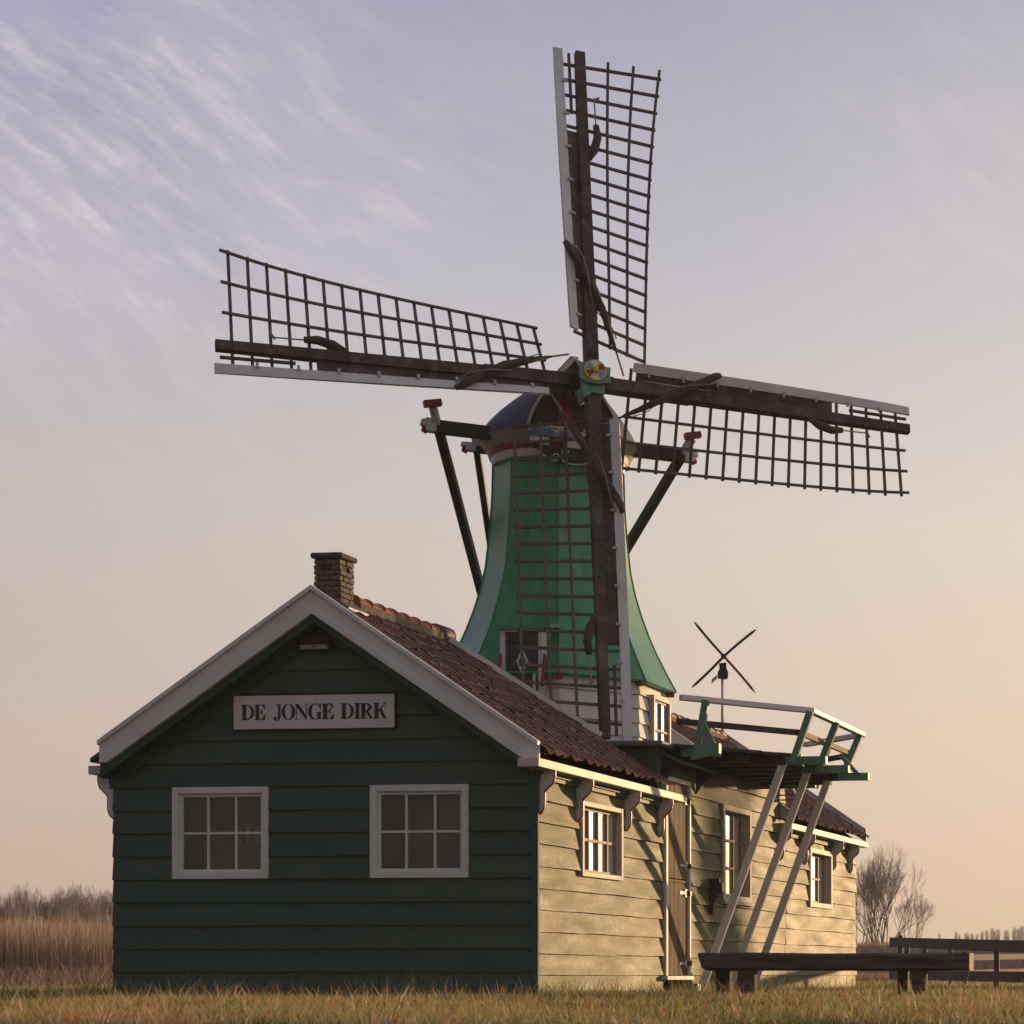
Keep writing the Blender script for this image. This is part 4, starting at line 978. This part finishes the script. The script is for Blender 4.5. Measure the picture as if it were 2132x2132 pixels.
# planks run along the wall direction; chamfered near and far edges
for k in range(9):
    u0 = .135+k*.128; u1 = u0+.122
    if u1 > 1.22: u1 = 1.24
    def vn(u): return 3.42+max(0, (u-.13))*1.13
    def vf(u): return 8.0-max(0, (u-.13))*1.0
    zj = .003*((k*7) % 3)
    dk.hexa([W(u0, vn(u0), 2.775+zj), W(u1, vn(u1), 2.775+zj), W(u1, vf(u1), 2.775+zj), W(u0, vf(u0), 2.775+zj), W(u0, vn(u0), 2.81+zj), W(u1, vn(u1), 2.81+zj), W(u1, vf(u1), 2.81+zj), W(u0, vf(u0), 2.81+zj)])
dk.build('deck', M['black'], gal)
vB = [4.57, 5.60, 6.55]
for k, v in enumerate(vB):
    q = MB(); zt = 2.772; ue = [1.576, 1.574, 1.58][k]; us_ = [1.10, 1.0, 1.19][k]
    q.box(.036, us_, v-.05, v+.05, zt-.095, zt, TW); o = q.build('beam', M['black'], gal)
    q = MB(); q.box(us_, ue, v-.048, v+.048, zt-.093, zt-.001, TW); q.build('painted_beam_end', M['rail'], o, bevel=.004)
for v, ue, us_ in ((3.62, .62, .18), (7.55, .62, .20), (3.95,.5,.45),(4.25,.8,.75),(5.1,1.2,1.15),(6.1,1.2,1.15),(7.1,1.0,.95)):
    q = MB(); q.box(.036, us_, v-.045, v+.045, 2.68, 2.771, TW); o = q.build('joist', M['black'], gal)
    if ue-us_ > .1: q = MB(); q.box(us_, ue, v-.043, v+.043, 2.681, 2.770, TW); q.build('painted_beam_end', M['rail'], o, bevel=.004)
for v in vB:                                    # struts down to the foot of the wall
    q = MB(); q.beam(W(.06, v, .02), W(1.075, v, 2.715), .045, .088, up=(0,1,0)) if False else q.beam(W(.06, v-.0, .02), W(1.06, v-.0, 2.70), .088, .045, up=W(0,1,0)-W(0,0,0))
    q.build('strut', M['white'], gal, bevel=.004)
q = MB(); q.box(.05, .17, Vat(1440, .1), Vat(1440, .1)+.12, .0, .14, TW); q.build('strut_shoe', M['rail'], gal, bevel=.006)
# posts: lean outwards
def post(u0, v0, u1, v1, zt=3.285, zb=2.69, w=.078):
    q = MB(); q.beam(W(u0, v0, zb), W(u1, v1, zt), w, .06, up=W(0,1,0)-W(0,0,0)); return q.build('post', M['rail'], gal, bevel=.004)
v2 = 4.50
pu = Uat(1450, 3.40); pt = Uat(1470, 3.40)
post(pu, 3.40, pt, 3.40, 3.285, 2.66)
post(Uat(1650, v2), v2, Uat(1687, v2), v2)
v3 = 5.52; post(Uat(1702, v3), v3, Uat(1742, v3), v3)
v4 = 6.92; u4 = 1.38; post(Uat(1760, v4-.25)-.02, v4-.3, u4, v4-.05, 3.285, 2.75)
post(.55, 7.75, .75, 7.75, 3.285, 2.70)
q = MB(); q.beam(W(pu+.08, 3.41, 3.02), W(pu+.20, 3.41, 2.78), .05, .05, up=W(0,1,0)-W(0,0,0)); q.build('brace', M['rail'], gal); q = MB(); q.beam(W(1.22, 6.5, 3.0), W(1.44, 6.5, 2.76), .05, .05, up=W(0,1,0)-W(0,0,0)); q.build('brace', M['rail'], gal)
q = MB(); q.prism([(pu-.06, 2.63), (pu+.0, 2.63), (pu+.27, 2.69), (pu+.27, 2.80), (pu+.05, 2.80)], lambda a, z: W(a, 3.36, z), lambda a, z: W(a, 3.44, z)); q.build('post_foot', M['rail'], gal, fixn=True)
def rail_(pts, w, h, m, name):
    q = MB()
    for a, b in zip(pts[:-1], pts[1:]): q.beam(a, b, w, h)
    q.build(name, M[m], gal, bevel=.006)
G = [W(u, v, 3.305) for u, v in GV]
ds = (G[1]-G[0]).normalized()
rail_([G[0]-ds*.12, G[1]+ds*.0], .085, .062, 'white', 'handrail'); rail_([G[1], G[2]], .084, .060, 'white', 'handrail'); rail_([G[2], G[3]], .083, .061, 'white', 'handrail')
Gm = [W(u, v, 3.045) for u, v in ((.285,3.40),(1.265,4.54),(1.275,6.95),(.30,8.0))]
ds = (Gm[1]-Gm[0]).normalized()
rail_([Gm[0]-ds*.1, Gm[1]], .045, .068, 'black', 'mid_rail')
rail_([Gm[1], Gm[2]], .045, .066, 'oak_sunlit', 'mid_rail'); rail_([Gm[2], Gm[3]], .045, .067, 'black', 'mid_rail')  # first stretch here is coloured gold for the low sun on it

# ================================================================= little windmill on a pole
def toy():
    v = 12.05; u = -2.08; p = lambda px, py, dv=0: PW(px, py, Yt+dv)
    Yt = OY+u*Uy+v*Vy-.05
    r = empty('model_windmill', W(u, v, 3.85), ROT, 'small black model windmill with thin blades on a white pole above the rear roof', 'model windmill')
    q = MB(); q.tube([p(1504.5, 1545), p(1504, 1412)], [.028, .018], 8); q.build('pole', M['whiteO'], r, smooth=True)
    b = MB(); c = lambda px, py, d: PW(px, py, Yt+d)
    b.prism([(1497,1381),(1512,1379),(1513,1392),(1516,1399),(1516,1412),(1511,1415),(1494,1413),(1494,1399),(1498,1393)], lambda x, y: c(x, y, -.10), lambda x, y: c(x, y, .14)); b.build('mill_body', M['black'], r, fixn=True)
    t = MB(); t.hexa([c(1482,1414,.1),c(1493,1405,.1),c(1493,1405,.13),c(1482,1414,.13),c(1481,1424,.1),c(1493,1413,.1),c(1493,1413,.13),c(1481,1424,.13)]); t.build('tail_vane', M['whiteO'], r, fixn=True)
    h = MB(); h.tube([c(1506, 1366, .02), c(1507, 1367, -.2)], .04, 8); h.build('hub', M['black'], r)
    hb = c(1507, 1366.5, -.18)
    for k, (tx, ty, cx_, cy_) in enumerate(((1444.5,1294,8,-3),(1573.9,1309.5,-2,5),(1439.3,1431,0,-5),(1571.3,1441.5,4,6))):
        tp = c(tx, ty, -.18); b = MB(); n = 8; d = (tp-hb); prev = None
        side = d.cross(Vector((0,1,0))).normalized()
        for i in range(n):
            t0, t1 = i/n, (i+1)/n
            bend = lambda t: side*(.008*math.sin(t*math.pi)) + Vector((0, .03*t, 0))
            wd = lambda t: .030 if t < .9 else .020
            b.beam(hb+d*t0+bend(t0), hb+d*t1+bend(t1), wd(t0)*1.25, .012, up=(0,1,0), w2=wd(t1)*(1.25 if i < n-1 else .6))
        b.build('blade', M['red'] if k == 3 else M['black'], r, label='dark red blade' if k == 3 else None)
toy()

# ================================================================= bench, fence
def bench():
    Yb = 18.9
    r = empty('log_bench', (-2.95, Yb+.2, 0), 0, 'long dark timber bench in the grass before the side wall', 'bench')
    x = lambda px, Y=Yb: (px-CX)/F*Y
    z1, z0 = H+(CY-1984)/F*Yb, H+(CY-2018.5)/F*Yb
    q = MB(); xa, xb = x(1452), x(2018); n = 26
    rnd = random.Random(2); prev = None
    for k in range(n+1):
        t = k/n; xx = xa+(xb-xa)*t; dz_ = .004*math.sin(t*9)+rnd.uniform(-.002, .002); db = .004*math.sin(t*13+1)
        sk = .0
        ring_ = [Vector((xx+(.04 if k == 0 else 0), Yb+db, z0+.012)), Vector((xx+(.10 if k == 0 else 0), Yb+.06, z0-.012)), Vector((xx, Yb+.42, z0-.01)), Vector((xx, Yb+.45, z0+.02)), Vector((xx, Yb+.45, z1-.01)), Vector((xx, Yb+.42, z1+dz_)), Vector((xx-(.0 if k else -.0), Yb+.03, z1+dz_)), Vector((xx, Yb+db, z1-.018+dz_))]
        if prev:
            for j in range(8): q.quad(prev[j], ring_[j], ring_[(j+1) % 8], prev[(j+1) % 8])
        else: q.quad(*reversed(ring_))
        prev = ring_
    q.build('seat', M['oak'], r)
    e = MB(); e.quad(*[p+Vector((.001, 0, 0)) for p in prev]); e.build('sawn_end', M['oak_sunlit'], r)
    for a, b, dy, m in ((1489.5, 1519, .28, 'oak'), (1535, 1571, .04, 'oak'), (1897, 1928, .04, 'oak'), (1868, 1890, .28, 'oak')):
        q = MB(); yy = Yb+dy; q.box(x(a, yy), x(b, yy), yy, yy+.15, 0, z0, None); q.build('leg', M[m], r, bevel=.012)
bench()
def fence(name, label, A, B, rails, posts, cat='fence'):
    r = empty(name, (A.x, A.y, 0), 0, label, cat)
    for za0, za1, zb0, zb1 in rails:
        q = MB(); n = (B-A).normalized(); s = Vector((n.y, -n.x, 0))*.03
        a, b = A-n*.03, B
        q.hexa([Vector((a.x,a.y,za0))-s*-1, Vector((b.x,b.y,zb0))-s*-1, Vector((b.x,b.y,zb0))-s, Vector((a.x,a.y,za0))-s, Vector((a.x,a.y,za1))+s, Vector((b.x,b.y,zb1))+s, Vector((b.x,b.y,zb1))-s, Vector((a.x,a.y,za1))-s])
        q.build('rail', M['fence'], r, fixn=True)
    for px, ztop in posts:
        rr = (px-CX)/F; t = (rr*A.y-A.x)/((B.x-A.x)-rr*(B.y-A.y)); p = A+(B-A)*t; n = (B-A).normalized(); s = Vector((-n.y, n.x, 0))
        q = MB(); q.beam(p+s*.09, p+s*.09+Z3*ztop, .085, .085); q.build('post', M['fence'], r, bevel=.01)
Af = Vector(((1856-CX)/F*38, 38, 0)); Bf = Vector(((2300-CX)/F*28.5, 28.5, 0))
def zf(py, P_): return H+(CY-py)/F*P_.y
fence('rail_fence', 'dark two-rail timber fence with square posts running off to the right of the bench', Af, Bf,
      [(zf(1971.7,Af), zf(1951.5,Af), zf(1991,Bf), zf(1962,Bf)), (zf(2038.8,Af), zf(2019.8,Af), zf(2050,Bf), zf(2025,Bf))],
      [(1865, .96), (2064, .80), (2131, .80)])
A2 = Vector(((1868-CX)/F*39, 39, 0)); B2 = Vector(((2160-CX)/F*47, 47, 0))
fence('far_rail_fence', 'lower dark fence with closer posts standing behind the two-rail fence', A2, B2,
      [(zf(1990,A2)-.12, zf(1990,A2), zf(1985,B2)-.12, zf(1985,B2)), (zf(2023,A2)-.1, zf(2023,A2), zf(2016,B2)-.1, zf(2016,B2))],
      [(1898, .90), (1935, .82), (1987, .75), (2017, .72)])

# ================================================================= trees
def addtube3(V_, F_, pts, rad):
    b = len(V_)
    for i, p in enumerate(pts):
        d = (pts[min(i+1, len(pts)-1)]-pts[max(i-1, 0)]); x = d.cross(Vector((0,1,0)));
        if x.length < 1e-5: x = Vector((1,0,0))
        x.normalize(); y = d.cross(x).normalized(); r = rad[i]
        for k in range(3):
            a = 2*math.pi*k/3; V_.append(tuple(p+x*math.cos(a)*r+y*math.sin(a)*r))
    for i in range(len(pts)-1):
        for k in range(3): F_.append((b+i*3+k, b+i*3+(k+1)%3, b+(i+1)*3+(k+1)%3, b+(i+1)*3+k))
def grow(V_, F_, p, d, ln, r, depth, rnd, upb=.25, spread=.5, kids=(2, 3), minr=.006, shrink=.76):
    n = 3; pts = [p.copy()]; rad = [r]; cur = p.copy(); dd = d.copy()
    for i in range(n):
        dd = (dd+Vector((rnd.gauss(0,.10), rnd.gauss(0,.10), rnd.gauss(0,.05)+upb*.12))).normalized(); cur = cur+dd*ln/n; pts.append(cur.copy()); rad.append(max(minr, r*(1-.30*(i+1)/n)))
    addtube3(V_, F_, pts, rad)
    if depth == 0: return
    for k in range(rnd.randint(*kids)):
        side = Vector((rnd.gauss(0,1), rnd.gauss(0,1), rnd.gauss(0,.4))).normalized()
        nd = (dd+side*spread*rnd.uniform(.6, 1.3)+Vector((0,0,upb))).normalized()
        st = pts[-1] if k < 2 else pts[rnd.randint(1, n-1)]
        grow(V_, F_, st, nd, ln*shrink*rnd.uniform(.8, 1.15), max(minr, r*.62), depth-1, rnd, upb, spread, kids, minr, shrink)
def meshobj(name, V_, F_, m, parent=None, off=None):
    me = bpy.data.meshes.new(name)
    if off is not None: V_ = [(a-off.x, b-off.y, c-off.z) for a, b, c in V_]
    me.from_pydata(V_, [], F_); me.materials.append(m); o = bpy.data.objects.new(name, me); col.objects.link(o)
    if parent is not None: o.parent = parent
    return o
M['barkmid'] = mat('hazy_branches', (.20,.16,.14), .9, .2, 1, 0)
def baretree(name, label, px, Y, ztop, seed, stems, spread, width, cat='tree', group=None, m='barkmid', depth=6, minr=.012, kids=(2, 3), r0=.09, upb=.25, lean=.35):
    rnd = random.Random(seed); base = Vector(((px-CX)/F*Y, Y, 0)); T_, TF, V_, F_ = [], [], [], []
    for s in range(stems):
        a = (s-(stems-1)/2)/max(1, stems-1)*2 if stems > 1 else 0
        d = Vector((a*lean+rnd.gauss(0,.05), rnd.gauss(0,.25), 1)).normalized(); h0 = ztop*.26*rnd.uniform(.85, 1.1)
        p1 = base+d*h0; addtube3(T_, TF, [base, base.lerp(p1, .5), p1], [r0, r0*.8, r0*.65])
        for k in range(3):
            side = Vector((rnd.gauss(0,1), rnd.gauss(0,1), 0)).normalized(); grow(V_, F_, p1, (d+side*spread*.7).normalized(), ztop*.22, r0*.5, depth, rnd, upb, spread, kids, minr)
    # fit to the height and width seen in the photograph
    A_ = np.array(V_); zt = A_[:,2].max(); hw = np.percentile(np.abs(A_[:,0]-base.x), 99)
    for arr in (T_, V_):
        for i, (x, y, z) in enumerate(arr): arr[i] = (base.x+(x-base.x)*width/hw, base.y+(y-base.y)*width/hw, z*ztop/zt)
    e = empty(name, base, 0, label, cat, group)
    meshobj('trunk', T_, TF, M[m], e, base); meshobj('crown', V_, F_, M[m], e, base)
baretree('bare_tree', 'tall bare many-stemmed tree to the right of the rear cottage', 1830, 110, 7.5, 4, 6, .55, 2.35, depth=6, minr=.0070, kids=(2,3), r0=.15, lean=.40, upb=.14)
baretree('bare_tree', 'low bare tree rising over the left end of the dark fence', 1898, 125, 5.1, 9, 3, .5, 1.3, depth=6, minr=.0075, kids=(2,2), r0=.10, lean=.3, upb=.18)
baretree('bare_tree', 'bare tree half hidden behind the rear cottage corner', 1790, 122, 6.9, 15, 3, .5, 1.5, depth=6, minr=.0075, kids=(2,2), r0=.10, lean=.25, upb=.18)
shr = [(12, 1858, 3), (45, 1832, 14), (95, 1845, 5), (130, 1836, 6), (160, 1832, 7), (205, 1842, 8), (238, 1840, 9), (-20, 1850, 19)]
lab = ['leftmost low bush', 'tallest grey bush of the left row, at the photo edge side', 'thin bush with a reed plume before it', 'bush in the middle of the row', 'bushy one right of the row middle', 'bush second from the cottage wall', 'bush touching the cottage wall', '']
names = ['bare grey willow bush above the reeds at the left edge', 'tall bare grey willow bush above the reeds, second from the left edge', 'thin bare willow bush above the reeds, third from the left edge', 'bare willow bush above the reeds, fourth from the left edge', 'broad bare willow bush above the reeds, fifth from the left edge', 'narrow bare willow bush above the reeds just left of the cottage', 'bare willow bush partly hidden by the cottage corner', 'bare willow bush mostly cut off by the left photo edge']
for (px, py, sd), lb_ in zip(shr, names):
    Y = 82+sd % 5; zt = H+(CY-py)/F*Y
    baretree('bare_bush', lb_, px, Y, zt, sd, 5, .40, .80+.12*(sd % 3), 'bush', 'willow bushes behind the reed bed', 'barkfar', depth=5, minr=.0048, kids=(2,3), r0=.03, lean=.3, upb=.32)
# pollard willow added out of view, its trunk sized to shade the side wall
def willow(p, h, rr, sd):
    rnd = random.Random(sd); T_, TF, V_, F_ = [], [], [], []
    e = empty('added_willow', p, 0, 'pollard willow added out of view to shade the side wall', 'tree')
    q = MB(); pts = [p+Vector((.05*math.sin(z*2.1), .03*math.sin(z*3), z)) for z in np.linspace(0, h, 9)]
    q.tube(pts, [rr*(1.15-.35*i/8)+(.25*rr if i == 7 else 0) for i in range(9)], 12); ROOTM[e.name] = Matrix.Translation(p); q.build('trunk', M['bark'], e, smooth=True)
    for k in range(26):
        a = rnd.uniform(0, 6.28); d = Vector((math.cos(a)*.35, math.sin(a)*.35, 1)).normalized(); grow(V_, F_, pts[-1]+Vector((math.cos(a)*rr*.6, math.sin(a)*rr*.6, -.1)), d, 1.1, .03, 2, rnd, .5, .25, (1, 2), .006)
    meshobj('crown', V_, F_, M['bark'], e, p)
willow(W(0, 5.55, 0)+Vector((math.sin(SUN_AZ), math.cos(SUN_AZ), 0))*24, 4.5, .40, 5)
# far poplars, one by one
pop = [(1145,1075,.8),(1300,1055,1),(1332,1078,.8),(1385,1070,.9),(1410,1055,1),(1448,1072,.9),(1495,1078,.9),(1542,1045,1),(1585,1045,1.1),(1635,1018,1.2),(1664,1042,1),(1692,1035,1.2),(1770,1035,1.7),(1845,1012,1.5),(1880,1020,1.4),(1912,1000,1.7)]
pl = ['short lone poplar at the left end of the far row','poplar just right of the lone one in the far row','small poplar third in the far row','slim poplar fourth in the far row','poplar fifth in the far row, close to the fourth','short poplar sixth in the far row','short poplar seventh in the far row','slim tall poplar eighth in the far row','poplar ninth in the far row','tallest narrow poplar in the middle of the far row','poplar eleventh in the far row','broad poplar twelfth in the far row, left of a gap','broad poplar standing alone between two gaps of the far row','broad poplar third from the right end of the far row','broad poplar second from the right end of the far row','tall broad poplar at the right photo edge']
for (zx, zy, wf), lb_ in zip(pop, pl):
    px, py = 1700+.2236*zx, 1700+.2236*zy; Y = 620; zt = H+(CY-py)/F*Y; base = Vector(((px-CX)/F*Y, Y, 0))
    rnd = random.Random(int(zx)); V_, F_, T_, TF = [], [], [], []
    addtube3(T_, TF, [Vector((0,0,0)), Vector((0,0,zt*.5)), Vector((0,0,zt*.97))], [.22, .14, .03])
    hw = .75*wf
    for k in range(int(150*wf)):
        h0 = zt*rnd.uniform(.15, .9); a = rnd.uniform(0, 6.28); ln = (zt-h0)*rnd.uniform(.3, .6)+.3; w_ = hw*rnd.uniform(.3, 1)*(1-((h0/zt-.55)/.5)**2*.6)
        p0 = Vector((0,0,h0)); p1 = Vector((math.cos(a)*w_*.7, math.sin(a)*w_*.7, h0+ln*.5)); p2 = Vector((math.cos(a)*w_, math.sin(a)*w_, min(zt, h0+ln)))
        addtube3(V_, F_, [p0, p1, p2], [.045, .04, .03])
    e = empty('poplar', base, 0, lb_, 'tree', 'far row of bare poplars')
    meshobj('trunk', T_, TF, M['barkfar'], e); meshobj('crown', V_, F_, M['barkfar'], e)

# ================================================================= reeds and grass (stuff)
def blades(name, label, cat, P, Hh, Wd, lean, tint, m):
    n = len(P); ang = rng.uniform(0, 2*np.pi, n); ca, sa = np.cos(ang), np.sin(ang)
    la = rng.uniform(0, 2*np.pi, n); lx, ly = np.cos(la)*lean*Hh, np.sin(la)*lean*Hh
    V_ = np.zeros((n, 5, 3)); zb = P[:,2]
    V_[:,0] = np.c_[P[:,0]-ca*Wd/2, P[:,1]-sa*Wd/2, zb]; V_[:,1] = np.c_[P[:,0]+ca*Wd/2, P[:,1]+sa*Wd/2, zb]
    V_[:,2] = np.c_[P[:,0]+lx*.35+ca*Wd*.42, P[:,1]+ly*.35+sa*Wd*.42, zb+Hh*.6]; V_[:,3] = np.c_[P[:,0]+lx*.35-ca*Wd*.42, P[:,1]+ly*.35-sa*Wd*.42, zb+Hh*.6]
    V_[:,4] = np.c_[P[:,0]+lx, P[:,1]+ly, zb+Hh*np.sqrt(np.clip(1-lean**2*.5, .2, 1))]
    me = bpy.data.meshes.new(name); me.vertices.add(n*5); me.vertices.foreach_set('co', V_.reshape(-1))
    b = np.arange(n)*5
    loops = np.stack([b, b+1, b+2, b+3, b+3, b+2, b+4], 1).reshape(-1)
    me.loops.add(n*7); me.loops.foreach_set('vertex_index', loops.astype(np.int32))
    me.polygons.add(n*2); ls = np.stack([np.arange(n)*7, np.arange(n)*7+4], 1).reshape(-1)
    me.polygons.foreach_set('loop_start', ls.astype(np.int32))
    me.update(calc_edges=True); me.validate()
    at = me.attributes.new('tint', 'FLOAT', 'FACE'); at.data.foreach_set('value', np.repeat(tint, 2).astype(np.float32))
    me.materials.append(m); o = bpy.data.objects.new(name, me); col.objects.link(o)
    return tag(o, label, cat, kind='stuff')
def outside(X, Y, pad=.0):
    a = X-OX; b = Y-OY; u = a*Ux+b*Uy; v = a*Vx+b*Vy
    return ~((u > -WID-pad) & (u < pad) & (v > -pad) & (v < RL1+pad))
def patch(n, y0, y1, p0=-120, p1=2260, power=1.):
    Y = y0+(y1-y0)*rng.random(n)**power; px = p0+(p1-p0)*rng.random(n); X = (px-CX)/F*Y
    k = outside(X, Y); return X[k], Y[k]
def noise2(x, y):
    return .5+.25*(np.sin(x*1.3+y*.7)+np.sin(x*.6-y*1.9+2)*.8+np.sin(x*3.1+y*2.3+1)*.5+np.sin(x*7.7-y*4.3)*.35)/1.3
Ps = []
for n, y0, y1 in ((70000, 8.6, 14), (75000, 14, 21), (45000, 21, 34), (26000, 34, 60)):
    Ps.append(np.stack(patch(n, y0, y1), 1))
P = np.concatenate(Ps); X, Y = P[:,0], P[:,1]; nz = noise2(X*1.2, Y*1.2); nz2 = noise2(X*4+5, Y*4)
Hh = (.036+.070*rng.random(len(X))**1.3)*(.65+.7*nz); Hh = np.where(rng.random(len(X)) < .02, Hh*2.0, Hh)
nz3 = noise2(X*.9+3, Y*.55+8); tint = np.clip(.44+.55*(nz2-.5)+.5*(nz3-.5)+rng.normal(0, .20, len(X)), 0, .88); tint = np.where(rng.random(len(X)) < .055, rng.uniform(.86, 1, len(X)), tint)
blades('meadow_grass', 'short frosted meadow grass, tan and olive, in front of the buildings', 'grass', np.c_[X, Y, np.zeros(len(X))], Hh, .0035+.00022*Y, .25+.5*rng.random(len(X)), tint, M['grass'])
# loose taller blades close to the camera
n = 1500; Y = rng.uniform(9.0, 13.5, n); cx_ = rng.uniform(-100, 2240, n); cl_ = noise2(cx_*.02, Y*2.0); k = cl_ > .42; Y, cx_ = Y[k], cx_[k]; X = (cx_-CX)/F*Y
blades('near_grass', 'loose taller grass blades nearest the camera, olive and rusty', 'grass', np.c_[X, Y, np.zeros(len(X))], .08+.09*rng.random(len(X)), .0065, .2+.5*rng.random(len(X)), np.where(rng.random(len(X)) < .3, rng.uniform(.84, .93, len(X)), rng.uniform(0, .5, len(X))), M['grass'])
# taller tufts close to the walls
n = 5200; u = rng.uniform(-7.5, 6.5, n); v = -.05-np.abs(rng.normal(0, .9, n)); k = (u > .1); v[k] = rng.uniform(-.5, 13, k.sum()); u[k] = rng.uniform(.04, .5, k.sum())
k2 = rng.random(n) < .25; u[k2] = rng.uniform(-2, 6, k2.sum()); v[k2] = rng.uniform(-1.5, 1.0, k2.sum()); 
X = OX+u*Ux+v*Vx; Y = OY+u*Uy+v*Vy; k = outside(X, Y, .01); X, Y = X[k], Y[k]; cl = noise2(X*3.1, Y*2.2)
Hh = (.08+.17*rng.random(len(X))**2.0)*(.5+1.0*np.clip(cl, 0, 1)); Hh = np.where(rng.random(len(X)) < .035, Hh*1.7, Hh)
blades('tall_grass', 'taller grass stalks along the foot of the walls', 'grass', np.c_[X, Y, np.zeros(len(X))], Hh, .0045, .12+.45*rng.random(len(X)), np.clip(rng.normal(.42, .25, len(X)), 0, .97), M['grass'])
# reed bed on the left
n = 9500; Y = rng.uniform(41, 56, n); px = rng.uniform(-160, 330, n); X = (px-CX)/F*Y
Hh = (1.20+.30*rng.random(n)+.12*np.sin(X*2.1)+.10*np.sin(X*5.3+Y))*Y/47; tall = rng.random(n) < .035; Hh = np.where(tall, Hh*rng.uniform(1.12, 1.45, n), Hh)
blades('reed_bed', 'dense brown dry reeds left of the cottage', 'reeds', np.c_[X, Y, np.zeros(n)], Hh, np.where(tall, .014, .019), .02+.10*rng.random(n)**2, np.clip(rng.normal(.5, .24, n), 0, 1), M['reed'])
# broken reed litter at its foot
n = 7000; Y = 35+10*rng.random(n)**.6; px = rng.uniform(-160, 330, n); X = (px-CX)/F*Y
blades('reed_litter', 'tangled broken reed stems at the foot of the reed bed', 'reeds', np.c_[X, Y, np.zeros(n)], .08+.55*rng.random(n)**2.2, .013, .3+1.1*rng.random(n), np.clip(rng.normal(.42, .3, n), 0, 1), M['reed'])
# reeds and rough grass on the dike at the right
n = 26000; Y = rng.uniform(60, 97, n); px = rng.uniform(1700, 2300, n); X = (px-CX)/F*Y
zb = np.where(Y > 84, np.interp(Y, [84, 89, 93, 97], [0, .93, 1.48, 1.48]), 0)
blades('bank_reeds', 'dull brown rough growth on the bank behind the fence', 'reeds', np.c_[X, Y, zb], .12+.22*rng.random(n), .03, .1+.5*rng.random(n), np.clip(rng.normal(.28, .2, n), 0, 1), M['reed'])
# ================================================================= haze
hz = MB(); hz.box(-1560, 1560, -70, 1560, -1, 18)
hm = bpy.data.materials.new('morning_haze'); hm.use_nodes = True; hn = hm.node_tree; hn.nodes.clear()
pv = hn.nodes.new('ShaderNodeVolumePrincipled'); pv.inputs['Color'].default_value = (.99, .95, .92, 1); pv.inputs['Density'].default_value = .0006; pv.inputs['Anisotropy'].default_value = .3
ho = hn.nodes.new('ShaderNodeOutputMaterial'); hn.links.new(pv.outputs[0], ho.inputs['Volume'])
tag(hz.build('haze', hm), 'thin morning haze over the fields', 'haze', kind='stuff')
